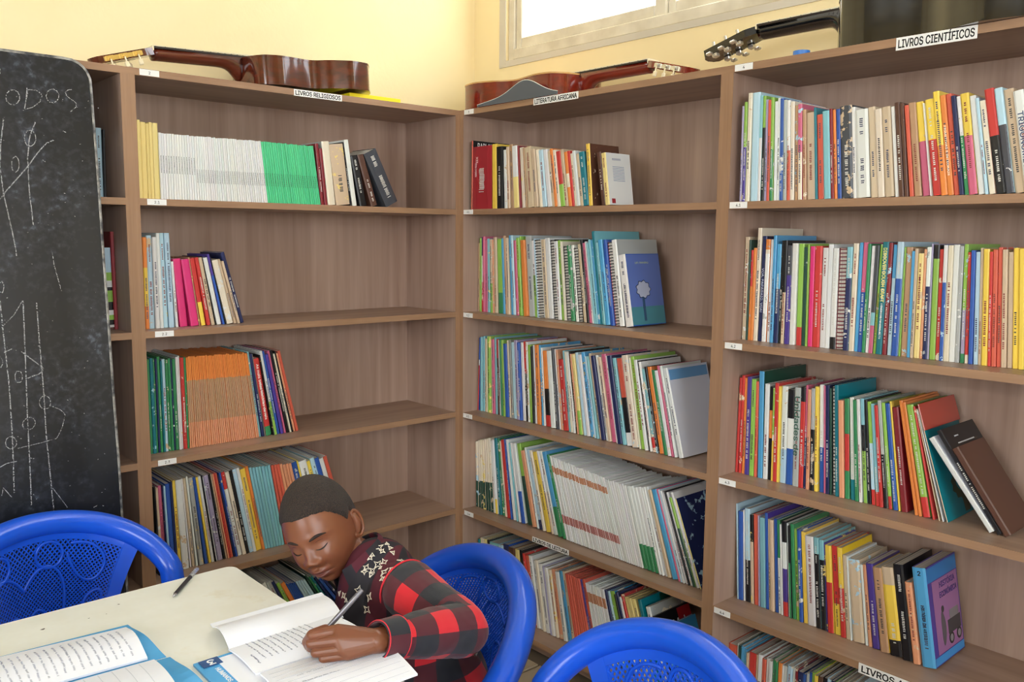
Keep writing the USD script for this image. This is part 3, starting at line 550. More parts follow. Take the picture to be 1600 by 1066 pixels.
# ------------------------------------------------------------------ moulded plastic armchairs
plain('blue_plastic', (30, 92, 226), 0.2, specular_ior_level=0.5, subsurface_weight=0.0)
def armchair(ox, oy, yaw, k, Hh, label):
    a, b, drop, L, pw, r = 0.262 * k, 0.165 * k, 0.283 * k, 0.021 * k, 1.947, 0.0262 * k
    def rim(s):
        s = np.asarray(s, float); th = s / 0.72 * np.pi / 2; ct = np.clip(th, -np.pi / 2, np.pi / 2)
        x = a * np.sin(ct); y = np.where(abs(th) < np.pi / 2, -b * np.cos(ct), (abs(s) - 0.72) / 0.28 * L)
        return np.stack([x, y, Hh - drop * np.abs(s) ** pw], -1)
    t = thing('plastic_armchair', label, 'chair', (ox, oy, 0), math.degrees(yaw))
    sw = 0.40                                                       # seat height
    # hoop: back rim flowing into the arms and the front legs
    s = np.linspace(-1, 1, 81); R = rim(s)
    def leg_pts(sg):
        p0 = R[-1] if sg > 0 else R[0]
        return [p0 + np.array([0, 0.02, -0.06]), np.array([sg * (a - 0.004), 0.06, 0.30]), np.array([sg * (a + 0.005), 0.075, 0.0])]
    pts = np.vstack([leg_pts(-1)[::-1], R, leg_pts(1)])
    rad = np.r_[[0.018, 0.021, 0.023], np.full(81, r), [0.023, 0.021, 0.018]]
    obj('arm_hoop', tube(pts, rad, 20), 'blue_plastic', t, True)
    # perforated back panel between hoop and seat
    def P(A, q, n=0.0):
        A, q = np.asarray(A, float), np.asarray(q, float)
        top = rim(A * 0.52); top = top + np.stack([-0.05 * top[..., 0], 0.004 + 0 * A, -0.8 * r + 0 * A], -1)
        bot = np.stack([0.15 * k * A, -0.135 * k + 0.05 * k * A ** 2, np.full_like(A, sw + 0.005)], -1)
        w = (q ** 0.85)[..., None]; wx = (q ** 0.7)[..., None]
        p = top * (1 - w) + bot * w; p[..., 0:1] = top[..., 0:1] * (1 - wx) + bot[..., 0:1] * wx
        p[..., 1] -= 0.012 * k * np.sin(np.pi * q)                   # slight belly
        if np.any(n): 
            v = np.stack([0 * A, np.ones_like(A), 0.12 + 0 * A], -1); p = p + v * np.asarray(n)[..., None]
        return p
    def sheet(A0, A1, q0, q1, na, nq, th=0.0045):
        A, q = np.meshgrid(np.linspace(A0, A1, na), np.linspace(q0, q1, nq)); f = P(A, q, th / 2 + 0 * A).reshape(-1, 3); g = P(A, q, -th / 2 + 0 * A).reshape(-1, 3); N = na * nq; F = []
        for i in range(nq - 1):
            for j in range(na - 1):
                c = i * na + j; F += [(c, c + na, c + 1), (c + 1, c + na, c + na + 1), (N + c, N + c + 1, N + c + na), (N + c + 1, N + c + na + 1, N + c + na)]
        def strip(ids):
            for x, y in zip(ids[:-1], ids[1:]): F.extend([(x, y, N + x), (y, N + y, N + x)])
        strip(list(range(na))); strip([N - na + j for j in range(na)][::-1]); strip([i * na for i in range(nq)][::-1]); strip([i * na + na - 1 for i in range(nq)])
        return trimesh.Trimesh(np.vstack([f, g]), np.array(F), process=False)
    AM, QM = 0.87, 0.86
    bk = obj('backrest', join(sheet(-1, -AM, 0, 1, 5, 24, 0.007), sheet(AM, 1, 0, 1, 5, 24, 0.007), sheet(-AM, AM, 0, 0.035, 40, 3, 0.006), sheet(-AM, AM, QM, 1, 40, 5, 0.006)), 'blue_plastic', t, 40)
    # lattice: two families of slanting strips
    V, F = [], []; WD, HT = 0.46 * k, 0.27 * k
    pitch = 0.0096
    for fam in (1, -1):
        for cst in np.arange(-WD / 2 - HT, WD / 2 + HT, pitch):
            # line x = cst + fam*h, h in [0,HT]
            h0, h1 = 0.035 * HT, QM * HT; xl = AM * WD / 2
            if fam > 0: lo, hi = max(h0, -xl - cst), min(h1, xl - cst)
            else: lo, hi = max(h0, cst - xl), min(h1, cst + xl)
            if hi - lo < 0.003: continue
            n = max(2, int((hi - lo) / 0.018) + 1); h = np.linspace(lo, hi, n); x = cst + fam * h; hw = 0.0014
            def pt(dx, nn): return P((x + dx) / (WD / 2), h / HT, nn + 0 * h)
            ring = np.stack([pt(-hw, 0.0014), pt(hw, 0.0014), pt(hw, -0.0014), pt(-hw, -0.0014)], 1); base = len(V); V.extend(ring.reshape(-1, 3))
            for i in range(n - 1):
                for j in range(4):
                    p0, p1 = base + 4 * i + j, base + 4 * i + (j + 1) % 4
                    F += [(p0, p0 + 4, p1), (p1, p0 + 4, p1 + 4)]
    obj('lattice', (np.array(V), np.array(F)), 'blue_plastic', bk, kind='stuff', label='fine diagonal plastic mesh with square holes')
    # raised flower outline on the mesh
    def curve(ctrl, closed=False):
        c = np.array(ctrl, float)
        from scipy.interpolate import CubicSpline
        if closed: c = np.vstack([c, c[:1]])
        tt = np.arange(len(c)); cs = CubicSpline(tt, c, bc_type='periodic' if closed else 'natural'); g = cs(np.linspace(0, len(c) - 1, len(c) * 7))
        return g
    rid = []
    for sg in (1, -1):
        for ctrl, cl in (([(0.0, .34), (.10, .24), (.24, .20), (.36, .27), (.42, .42), (.41, .60), (.36, .84)], False),
                         ([(.16, .06), (.29, .05), (.36, .11), (.33, .19), (.22, .21), (.13, .15)], True),
                         ([(.42, .06), (.56, .05), (.70, .09), (.76, .19), (.70, .30), (.58, .31), (.47, .22), (.40, .12)], False),
                         ([(.80, .42), (.70, .42), (.63, .52), (.66, .66), (.76, .72), (.82, .62)], True),
                         ([(0.0, .60), (.12, .52), (.22, .58), (.22, .74), (.08, .85)], False)):
            g = curve([(x * sg, y) for x, y in ctrl], cl); q = P(np.clip(g[:, 0], -AM, AM), np.clip(g[:, 1], 0.03, QM), 0.002 + 0 * g[:, 0]); rid.append(tube(q, 0.0034, 6))
    obj('flower_relief', join(rid), 'blue_plastic', bk, True, label='raised flower outline moulded on the mesh')
    # seat and rear legs
    cs = m3.CrossSection([[(-0.2 * k, -0.135 * k), (0.2 * k, -0.135 * k), (0.225 * k, 0.09 * k), (0.21 * k, 0.2 * k), (-0.21 * k, 0.2 * k), (-0.225 * k, 0.09 * k)]]).offset(-0.04, m3.JoinType.Round).offset(0.04, m3.JoinType.Round, 2, 24)
    me = cs.extrude(0.018).translate([0, 0, sw - 0.018]).to_mesh()
    obj('seat', trimesh.Trimesh(me.vert_properties[:, :3], me.tri_verts, process=False), 'blue_plastic', t)
    for sg in (-1, 1):
        obj('leg', tube([(sg * 0.13 * k, -0.11 * k, sw), (sg * 0.14 * k, -0.125 * k, 0.2), (sg * 0.15 * k, -0.145 * k, 0)], [0.026, 0.022, 0.017], 12), 'blue_plastic', t, True)
    return t
armchair(-1.376, -0.436, math.radians(203.8), 1.0, 0.725, 'blue plastic armchair in front of the blackboard, behind the table')
armchair(-0.876, -1.006, math.radians(69.3), 1.06, 0.6865, 'blue plastic armchair the boy is sitting on')
armchair(-0.981, -1.602, math.radians(69.6), 0.94, 0.763, 'empty blue plastic armchair in the foreground, cut off by the bottom edge')

# ------------------------------------------------------------------ books and pens on the table
plain('workbook_blue', (84, 170, 228), 0.35)
plain('paper_white', (234, 238, 248), 0.7)
plain('pen_ink', (160, 164, 178), 0.6)
plain('ruled_line', (196, 202, 214), 0.7)
def sheetpatch(c00, c10, c11, c01, hf, th, n=22, m=10):
    """sheet over a four-cornered ground plan; hf(s, t) gives its upper height above the table"""
    s, t = np.meshgrid(np.linspace(0, 1, n), np.linspace(0, 1, m)); c = [np.array(q, float) for q in (c00, c10, c11, c01)]
    xy = (1 - s)[..., None] * (1 - t)[..., None] * c[0] + s[..., None] * (1 - t)[..., None] * c[1] + s[..., None] * t[..., None] * c[2] + (1 - s)[..., None] * t[..., None] * c[3]
    z = TZ + hf(s, t); up = np.concatenate([xy, z[..., None]], -1).reshape(-1, 3); lo = up.copy(); lo[:, 2] -= (th(s, t) if callable(th) else np.full(s.shape, th)).ravel(); N = n * m; F = []
    for i in range(m - 1):
        for j in range(n - 1):
            k = i * n + j; F += [(k, k + 1, k + n), (k + 1, k + n + 1, k + n), (N + k, N + k + n, N + k + 1), (N + k + 1, N + k + n, N + k + n + 1)]
    ids = [j for j in range(n)] + [i * n + n - 1 for i in range(1, m)] + [(m - 1) * n + j for j in range(n - 2, -1, -1)] + [i * n for i in range(m - 2, 0, -1)]
    for x, y in zip(ids, ids[1:] + ids[:1]): F += [(y, x, N + x), (y, N + x, N + y)]
    me = trimesh.Trimesh(np.vstack([up, lo]), np.array(F), process=False); me.fix_normals(); return me
def on_patch(c00, c10, c11, c01, hf, s, t, off=0.0004):
    c = [np.array(q, float) for q in (c00, c10, c11, c01)]; s, t = np.asarray(s, float), np.asarray(t, float)
    xy = ((1 - s) * (1 - t))[..., None] * c[0] + (s * (1 - t))[..., None] * c[1] + (s * t)[..., None] * c[2] + ((1 - s) * t)[..., None] * c[3]
    return np.concatenate([xy, (TZ + hf(s, t) + off)[..., None]], -1)
def scribble(patch, hf, lines, r, amp=0.006, w=0.00035, seed=1):
    """handwriting: each line (s0, t0, s1, t1) becomes words of wavy thin strokes lying on the sheet"""
    rr = random.Random(seed); out = []
    for (s0, t0, s1, t1) in lines:
        L = math.hypot(s1 - s0, t1 - t0); x = 0.0
        while x < 1:
            wl = rr.uniform(.05, .16); e = min(1, x + wl); n = max(5, int((e - x) * 150)); u = np.linspace(x, e, n)
            zz = np.cumsum([rr.uniform(-1, 1) for _ in range(n)]) * 0.3; wob = amp * (np.sin(np.arange(n) * 2.1 + rr.uniform(0, 6)) * 0.7 + np.clip(zz, -1, 1) * 0.4)
            dx, dy = (s1 - s0) / L, (t1 - t0) / L
            P = on_patch(*patch, hf, s0 + (s1 - s0) * u - dy * wob, t0 + (t1 - t0) * u + dx * wob)
            out.append(tube(P, w, 3, False)); x = e + rr.uniform(.015, .04)
    return join(out)
def ruled(patch, hf, ts, axis, w=0.0003):
    out = []
    for q in ts:
        a = np.linspace(.04, .96, 14); P = on_patch(*patch, hf, a if axis == 's' else 0 * a + q, 0 * a + q if axis == 's' else a, 0.0002); out.append(tube(P, w, 3, False))
    return join(out)
# the workbook at the left: open, written pages, blue cover showing at its right end
wb = thing('workbook', 'open workbook with a blue cover lying alone at the left end of the table', 'workbook')
A1 = ((-1.72, -1.05), (-1.437, -1.072), (-1.428, -0.946), (-1.715, -0.915))       # far page: s along the spine, t away from it
h1 = lambda s, t: 0.006 + 0.012 * np.sin(np.pi * np.clip(t, 0, 1)) ** 1.2 * (0.5 + 0.5 * s) + 0.004 * (1 - t) * 0
c1 = ((-1.73, -1.055), (-1.413, -1.078), (-1.412, -0.93), (-1.72, -0.905))
c1 = ((-1.73, -1.056), (-1.412, -1.078), (-1.420, -0.929), (-1.72, -0.908))
cvh = lambda s, t: 0.0016 + 0.007 * np.exp(-((s - 1.0) / 0.10) ** 2) * np.sin(np.pi * t) ** 2
A2 = ((-1.72, -1.066), (-1.433, -1.088), (-1.44, -1.235), (-1.73, -1.21))
c2 = ((-1.73, -1.06), (-1.408, -1.083), (-1.40, -1.245), (-1.74, -1.222))
h2 = lambda s, t: 0.005 + 0.010 * np.sin(np.pi * np.clip(t * 0.9 + 0.1, 0, 1))
obj('cover', join(sheetpatch(*c1, cvh, 0.0012), sheetpatch(*[c2[i] for i in (0, 1, 2, 3)], cvh, 0.0012)), 'workbook_blue', wb, label='blue paper cover')
p1 = obj('page', sheetpatch(*A1, h1, lambda s, t: 0.0035 + 0 * s), 'paper_white', wb)
obj('handwriting', scribble(A1, h1, [(s_, .82, s_ + .01, .10) for s_ in np.linspace(.30, .93, 17)], 0, 0.008, 0.00022, 3), 'pen_ink', p1, kind='stuff', label='rows of handwriting')
p2 = obj('page', sheetpatch(*A2, h2, lambda s, t: 0.003 + 0 * s), 'paper_white', wb)
obj('ruling', ruled(A2, h2, np.linspace(.08, .92, 14), 't'), 'ruled_line', p2, label='faint ruled lines', kind='stuff')
# the boy's workbook: blue cornered book underneath, exercise pages on top, first leaf curling back
bw = thing('workbook', 'blue and white workbook with a 3 on its corner, under the exercise book', 'workbook')
hb = lambda s, t: 0.004 + 0 * s
obj('cover', sheetpatch((-1.395, -1.33), (-1.20, -1.33), (-1.20, -1.135), (-1.392, -1.132), hb, 0.0037), 'workbook_blue', bw)
hw = lambda s, t: 0.0052 + 0 * s
obj('page', sheetpatch((-1.366, -1.33), (-1.20, -1.33), (-1.20, -1.143), (-1.362, -1.141), hw, 0.001), 'paper_white', bw)
def lay_text(txt, h, x, y, z, deg):
    m = meshkit.text_mesh(txt, h, 0.0003, True); m.apply_transform(trimesh.transformations.rotation_matrix(math.radians(deg), [0, 0, 1])); m.apply_translation([x, y, z]); return m
plain('badge_navy', (44, 84, 140), 0.4); plain('print_white', (236, 238, 240), 0.5)
bd = obj('number_badge', box(-1.386, -1.357, -1.158, -1.135, TZ + 0.0053, TZ + 0.0058), 'badge_navy', bw)
obj('lettering', lay_text('3', 0.015, -1.364, -1.140, TZ + 0.0059, 180 + 90 - 90), 'print_white', bd)
obj('lettering', lay_text('HUMANOS', 0.007, -1.3735, -1.166, TZ + 0.0041, -90), 'print_white', bw)
eb = thing('exercise_book', 'open exercise book with curling white pages that the boy is writing in', 'exercise book')
E1 = ((-1.338, -1.226), (-1.150, -1.238), (-1.158, -1.128), (-1.336, -1.128))       # written page, t away from the spine
g1 = lambda s, t: 0.0085 + 0.004 * np.sin(np.pi * np.clip(t, 0, 1)) + 0.002 * s
pg = obj('page', sheetpatch(*E1, g1, 0.003), 'paper_white', eb)
obj('handwriting', scribble(E1, g1, [(s_, .95, s_ + .01, .28) for s_ in np.linspace(.14, .70, 11)] + [(.08, .5, .085, .2)], 0, 0.010, 0.00026, 5), 'pen_ink', pg, kind='stuff', label='rows of handwriting')
E0 = ((-1.336, -1.131), (-1.146, -1.146), (-1.128, -1.042), (-1.326, -1.036))       # leaf curling back
g0 = lambda s, t: 0.0085 + 0.012 * np.sin(np.pi * np.clip(t * 1.15, 0, 1)) * (1 - 0.4 * s) + 0.004 * t
obj('curling_leaf', sheetpatch(*E0, g0, 0.0016, 24, 16), 'paper_white', eb)
E2 = ((-1.335, -1.234), (-1.148, -1.246), (-1.166, -1.385), (-1.35, -1.37))
g2 = lambda s, t: 0.0085 + 0.008 * np.sin(np.pi * np.clip(t * 0.85 + 0.1, 0, 1)) + 0.003 * s * t
q2 = obj('page', sheetpatch(*E2, g2, 0.003), 'paper_white', eb)
obj('ruling', ruled(E2, g2, np.linspace(.12, .92, 9), 's'), 'ruled_line', q2, kind='stuff', label='faint ruled lines')
obj('handwriting', scribble(E2, g2, [(.2, .35, .9, .37), (.2, .5, .5, .52)], 0, 0.012, 0.0003, 8), 'pen_ink', q2, kind='stuff')
# clear ballpoint lying at the back of the table
mat('clear_plastic', {'p': ('principled_bsdf', {'base_color': lin((226, 230, 236)), 'roughness': 0.12, 'transmission_weight': 0.75, 'ior': 1.3})}, [])
plain('ink_tube', (40, 38, 46), 0.4); plain('chrome', (190, 190, 196), 0.2, metallic=0.9); plain('silver_barrel', (128, 128, 136), 0.3, metallic=0.5)
a, b = np.array([-1.326, -0.874, TZ + 0.0045]), np.array([-1.246, -0.778, TZ + 0.0045])
u = (b - a) / np.linalg.norm(b - a); 
pen = thing('ballpoint_pen', 'dark ballpoint pen with a clear cap end lying near the table edge', 'pen')
obj('barrel', tube([a + u * 0.012, a + u * 0.088], 0.0036, 12), 'ink_tube', pen, True)
obj('clear_end', tube([a + u * 0.0885, a + u * 0.126], 0.0042, 12), 'clear_plastic', pen, True)
obj('nib', tube([a, a + u * 0.0115], [0.0008, 0.0034], 10), 'chrome', pen, True)

# ------------------------------------------------------------------ blackboard leaning on the left bookcases
mat('chalkboard', {'g': ('geometry', {}), 'n': ('noise_texture', {'scale': 5.0, 'detail': 7.0, 'roughness': 0.65, 'distortion': 0.6}), 'n2': ('noise_texture', {'scale': 70.0, 'detail': 3.0}), 'mu': ('math', {'math_type': 'multiply'}),
                   'r': ('rgb_ramp', {'ramp': [(0.24, lin((20, 23, 30))), (0.36, lin((36, 41, 51))), (0.60, lin((104, 112, 128)))]}), 'p': ('principled_bsdf', {'roughness': 0.3, 'specular_ior_level': 0.5})},
    [('g.position', 'n.vector'), ('g.position', 'n2.vector'), ('n.fac', 'mu.value1'), ('n2.fac', 'mu.value2'), ('mu.value', 'r.fac'), ('r.color', 'p.base_color')])
mat('worn_edge', {'g': ('geometry', {}), 'n': ('noise_texture', {'scale': 40.0, 'detail': 5.0}), 'r': ('rgb_ramp', {'ramp': [(0.35, lin((60, 62, 68))), (0.6, lin((168, 166, 160)))]}), 'p': ('principled_bsdf', {'roughness': 0.35})},
    [('g.position', 'n.vector'), ('n.fac', 'r.fac'), ('r.color', 'p.base_color')])
mat('chalk', {'g': ('geometry', {}), 'n': ('noise_texture', {'scale': 420.0, 'detail': 2.0}), 'gt': ('math', {'math_type': 'greater_than', 'value2': 0.5}), 't': ('transparent_bsdf', {}), 'd': ('diffuse_bsdf', {'color': lin((176, 180, 186))}), 'm': ('mix_closure', {})},
    [('g.position', 'n.vector'), ('n.fac', 'gt.value1'), ('gt.value', 'm.fac'), ('t.BSDF', 'm.closure1'), ('d.BSDF', 'm.closure2')], 'm.closure')
BT, BBm = np.array([0, -0.022, 1.785]), np.array([0, -0.165, 0.0])       # top and foot lines of the board's face
bdir = (BBm - BT) / np.linalg.norm(BBm - BT); bn = np.array([0, -bdir[2], bdir[1]]); bn = bn if bn[1] < 0 else -bn; bn /= np.linalg.norm(bn)
BL = np.linalg.norm(BBm - BT); BXR = -1.177
def bpoint(x, d, off=0.0):
    x, d = np.asarray(x, float), np.asarray(d, float); wav = 0.0035 * (meshkit.noise(np.stack([x * 5, d * 4, 0 * x], -1), 3) - 0.5) * np.minimum(1, d * 6)
    edge = np.clip((x - (BXR - 0.07)) / 0.07, 0, 1); wav = wav + 0.007 * edge * (meshkit.noise(np.stack([0 * x, d * 6, 0 * x], -1), 9) - 0.3) * np.minimum(1, d * 3)
    P = BT + d[..., None] * bdir + (off + wav)[..., None] * bn; P[..., 0] = x; return P
def bproj(u, v):
    d = RIGHT * (u - 800) / FPX + DOWN * (v - 533) / FPX + FWD; s = ((BT - EYE) @ bn) / (d @ bn); p = EYE + d * s; return p[0], (p - BT) @ bdir
bb = thing('blackboard', 'black chalkboard with chalk drawings leaning against the left bookcases', 'blackboard')
nx, nd = 70, 90; X, Dd = np.meshgrid(np.linspace(BXR - 1.3, BXR, nx), np.linspace(0.0, BL, nd))
rc = 0.05; cxr, cdr = BXR - rc, rc                                        # rounded top right corner
inx, ind = np.maximum(X - cxr, 0), np.maximum(cdr - Dd, 0); rr_ = np.hypot(inx, ind); f = np.where((inx > 0) & (ind > 0) & (np.maximum(inx, ind) > 0), np.maximum(inx, ind) / np.maximum(rr_, 1e-9), 1.0)
X = np.where((inx > 0) & (ind > 0), cxr + inx * f, X); Dd = np.where((inx > 0) & (ind > 0), cdr - ind * f, Dd)
ff = bpoint(X, Dd, 0 * X).reshape(-1, 3); gg = bpoint(X, Dd, 0 * X - 0.012).reshape(-1, 3); N = nx * nd; Fq = []
for i in range(nd - 1):
    for j in range(nx - 1):
        k = i * nx + j; Fq += [(k, k + nx, k + 1), (k + 1, k + nx, k + nx + 1), (N + k, N + k + 1, N + k + nx), (N + k + 1, N + k + nx + 1, N + k + nx)]
ids = list(range(nx)) + [i * nx + nx - 1 for i in range(1, nd)] + [(nd - 1) * nx + j for j in range(nx - 2, -1, -1)] + [i * nx for i in range(nd - 2, 0, -1)]
for x, y in zip(ids, ids[1:] + ids[:1]): Fq += [(x, y, N + x), (y, N + y, N + x)]
obj('panel', (np.vstack([ff, gg]), np.array(Fq)), 'chalkboard', bb, 40)
edge = [ids[i] for i in range(nx - 22, nx + nd - 1)]
E_ = (ff[edge] + gg[edge]) / 2
obj('edge_strip', tube(E_, 0.0066, 7), 'worn_edge', bb, True, label='worn pale rim of the board')
def stroke(px, w=0.0016):
    pp = np.array([bproj(u, v) for u, v in px]); n = max(2, int(np.linalg.norm(np.diff(pp, axis=0), axis=1).sum() / 0.008))
    t = np.r_[0, np.cumsum(np.linalg.norm(np.diff(pp, axis=0), axis=1))]; g = np.linspace(0, t[-1], n); x, d = np.interp(g, t, pp[:, 0]), np.interp(g, t, pp[:, 1])
    tx, td = np.gradient(x), np.gradient(d); L = np.hypot(tx, td) + 1e-9; a = bpoint(x - td / L * w, d + tx / L * w, 0.0006 + 0 * x); b = bpoint(x + td / L * w, d - tx / L * w, 0.0006 + 0 * x)
    return trimesh.Trimesh(np.vstack([a, b]), np.array([q for i in range(n - 1) for q in ((i, i + 1, n + i), (i + 1, n + i + 1, n + i))]), process=False)
def ell(cx_, cy_, rx, ry, tilt=0.0):
    a = np.linspace(0.3, 0.3 + 2 * np.pi, 22); return [(cx_ + rx * math.cos(t) - tilt * ry * math.sin(t), cy_ + ry * math.sin(t)) for t in a]
letters = [ell(20, 152, 11, 12), [(42, 137), (41, 155), (38, 171)], [(44, 140), (58, 141), (66, 149), (62, 160), (50, 168), (38, 171)], ell(82, 150, 10, 11), [(112, 140), (104, 141), (101, 147), (109, 154), (119, 160), (119, 167), (110, 175)], [(0, 107), (3, 112), (0, 116)]]
lines = [[(6, 183), (1, 225), (0, 262), (6, 305), (22, 375), (26, 400)], [(55, 191), (46, 215), (43, 250), (46, 300), (52, 352)], ell(47, 216, 9, 13), ell(24, 257, 6, 13), [(84, 219), (72, 224), (58, 240), (42, 262), (10, 298), (-4, 318)],
         [(36, 470), (38, 520), (41, 600), (43, 660), (46, 720), (49, 790)], [(57, 473), (62, 540), (68, 610), (72, 680), (78, 740), (84, 800)], [(0, 470), (5, 520), (14, 600), (19, 680), (22, 770)],
         [(35, 470), (22, 492), (2, 512)], ell(2, 449, 4, 10), [(33, 549), (50, 562), (69, 577), (62, 584), (43, 591)], ell(29, 589, 6, 10), ell(70, 629, 9, 11), [(79, 634), (94, 640), (102, 647), (97, 668), (89, 685), (60, 693), (27, 701)], ell(45, 662, 10, 10, .2), ell(17, 692, 9, 10),
         [(6, 551), (19, 545)], [(0, 730), (12, 723), (26, 721)], ell(1, 566, 3, 9), [(2, 776), (5, 762), (18, 777)], [(45, 715), (54, 717)], [(80, 760), (94, 778), (105, 793)], [(146, 793), (152, 790)], [(160, 790), (162, 791)], [(98, 205), (103, 207)], [(66, 250), (71, 253)], [(82, 395), (84, 412), (96, 455)]]
letters[1] += letters.pop(2)
for s_ in letters: obj('chalk_letter', stroke(s_, 0.0010), 'chalk', bb)
for s_ in lines: obj('chalk_line', stroke(s_, 0.0013 if len(s_) in (5, 6) else 0.0009), 'chalk', bb)
dots = []
rd = random.Random(5)
for _ in range(90):
    u, v = rd.uniform(5, 165), rd.uniform(150, 790); dots.append(stroke([(u, v), (u + rd.uniform(.6, 2.2), v + rd.uniform(-1, 1))], rd.uniform(.0003, .0008)))
obj('chalk_flecks', join(dots), 'chalk', bb, kind='stuff', label='scattered chalk flecks')

# ------------------------------------------------------------------ guitars on top of the bookcases
def gloss(name, a, b, rough=0.12):
    mat(name, {'g': ('texture_coordinate', {}), 'm': ('mapping', {'scale': (3, 60, 60)}), 'n': ('noise_texture', {'scale': 1.0, 'detail': 4.0}), 'r': ('rgb_ramp', {'ramp': [(0.3, lin(a)), (0.7, lin(b))]}), 'p': ('principled_bsdf', {'roughness': rough, 'coat_weight': 0.6, 'coat_roughness': 0.04})},
        [('g.object', 'm.vector'), ('m.vector', 'n.vector'), ('n.fac', 'r.fac'), ('r.color', 'p.base_color')])
gloss('mahogany_brown', (98, 40, 24), (66, 24, 16)); gloss('mahogany_red', (128, 36, 20), (98, 24, 14)); gloss('black_lacquer', (20, 20, 22), (12, 12, 14), 0.1)
gloss('spruce_top', (206, 160, 96), (190, 140, 80), 0.25); plain('ebony', (34, 24, 22), 0.4); plain('brass', (226, 196, 120), 0.25, metallic=0.8); plain('ivory', (236, 224, 190), 0.4); plain('nickel', (214, 212, 204), 0.2, metallic=0.8); plain('string_nylon', (216, 210, 190), 0.4)
def outline(L, w1, w2, waist, n=90):
    """half widths along the body, tail at x = 0, neck join at x = L"""
    from scipy.interpolate import PchipInterpolator
    xs = np.array([0, .02, .07, .16, .28, .42, .56, .68, .80, .90, .965, 1.0]) * L
    ws = np.array([0.0, .36, .66, .93, 1.0, .86, waist / w1 * 1.0, (waist / w1 + w2 / w1) / 2, w2 / w1, w2 / w1 * .93, w2 / w1 * .62, 0.08]) * w1
    x = L * (1 - np.cos(np.linspace(0, np.pi, n))) / 2; return x, PchipInterpolator(xs, ws)(x)
def guitar(name_label, loc, yawdeg, pitchdeg, Lb, w1, w2, waist, depth, Ln, Lh, side, top, headkind, metal):
    """local: x from the tail towards the head, z up, back on z = 0"""
    t = thing('guitar', name_label, 'guitar', loc, yawdeg)
    if pitchdeg: UsdGeom.Xformable(t).AddRotateYOp().Set(float(pitchdeg))
    x, w = outline(Lb, w1, w2, waist); poly = np.vstack([np.c_[x, w], np.c_[x[::-1], -w[::-1]]])
    cs = m3.CrossSection([poly[::-1]]); cs = cs if cs.area() > 0 else m3.CrossSection([poly])
    def ext(c, z0, z1):
        me = c.extrude(z1 - z0).translate([0, 0, z0]).to_mesh(); return trimesh.Trimesh(me.vert_properties[:, :3], me.tri_verts, process=False)
    obj('body', ext(cs, 0.0045, depth - 0.0045), side, t, 50)
    obj('back_plate', ext(cs.offset(0.0012, m3.JoinType.Round), 0, 0.0044), side, t, 50)
    hole = m3.CrossSection.circle(0.043 * Lb / 0.46, 40).translate([Lb * 0.68, 0])
    sb = obj('soundboard', ext(cs.offset(0.0012, m3.JoinType.Round) - hole, depth - 0.0044, depth), top, t, 50)
    ring = m3.CrossSection.circle(0.056 * Lb / 0.46, 40).translate([Lb * 0.68, 0]) - m3.CrossSection.circle(0.046 * Lb / 0.46, 40).translate([Lb * 0.68, 0])
    obj('rosette', ext(ring, depth, depth + 0.0004), 'ebony', sb)
    obj('bridge', bbox(Lb * 0.27, Lb * 0.31, -0.07, 0.07, depth, depth + 0.009, 0.003), 'ebony', t)
    # neck with heel, fretboard, nut
    nz = depth + 0.004; xs = np.linspace(Lb - 0.004, Lb + Ln, 24); u = (xs - Lb) / Ln
    low = depth - 0.030 - (depth - 0.040) * np.exp(-(np.clip(u, 0, 1) / 0.09) ** 1.6); hw = 0.029 - 0.006 * u; V = []; m_ = 12
    for xi, lo, h in zip(xs, low, hw):
        a = np.linspace(0, np.pi, m_); V += [(xi, -h * math.cos(q), depth - 0.0005 - (depth - 0.0005 - lo) * math.sin(q) ** 0.8) for q in a]
    V = np.array(V); F = []
    for i in range(len(xs) - 1):
        for j in range(m_):
            p, q = i * m_ + j, i * m_ + (j + 1) % m_; F += [(p, p + m_, q), (q, p + m_, q + m_)]
    F += [(0, j + 1, j) for j in range(1, m_ - 1)][::-1] + [((len(xs) - 1) * m_, (len(xs) - 1) * m_ + j, (len(xs) - 1) * m_ + j + 1) for j in range(1, m_ - 1)]
    nk = trimesh.Trimesh(V, np.array(F), process=False); nk.fix_normals(); obj('neck', nk, side, t, True)
    fb = obj('fretboard', bbox(Lb * 0.78, Lb + Ln, -0.026, 0.026, depth, depth + 0.006, 0.001), 'ebony', t)
    sc = Ln + Lb * 0.71; fr = [sc * (1 - 2 ** (-k / 12)) for k in range(1, 19)]
    obj('frets', join([box(Lb + Ln - q - 0.0007, Lb + Ln - q + 0.0007, -0.026, 0.026, depth + 0.006, depth + 0.0072) for q in fr if Lb + Ln - q > Lb * 0.8]), 'nickel', fb)
    obj('nut', bbox(Lb + Ln, Lb + Ln + 0.005, -0.025, 0.025, depth - 0.006, depth + 0.008, 0.001), 'ivory', t)
    # headstock angled back
    T0 = trimesh.transformations.translation_matrix([Lb + Ln + 0.005, 0, depth + 0.002]) @ trimesh.transformations.rotation_matrix(math.radians(15), [0, 1, 0])
    hp = [(0, -.024), (.02, -.033), (.03, -.036), (Lh - .01, -.034), (Lh, -.02), (Lh + .004, 0), (Lh, .02), (Lh - .01, .034), (.03, .036), (.02, .033), (0, .024)]
    slots = m3.CrossSection([[(0, 0), (0, 0), (0, 0)]])
    hcs = m3.CrossSection([hp])
    if headkind == 'slotted':
        for sg in (-1, 1): hcs = hcs - m3.CrossSection([[(.04, sg * .017 - .006), (Lh - .03, sg * .017 - .006), (Lh - .03, sg * .017 + .006), (.04, sg * .017 + .006)]])
    obj('headstock', xform(ext(hcs, -0.019, 0.0), T0), side, t, 50)
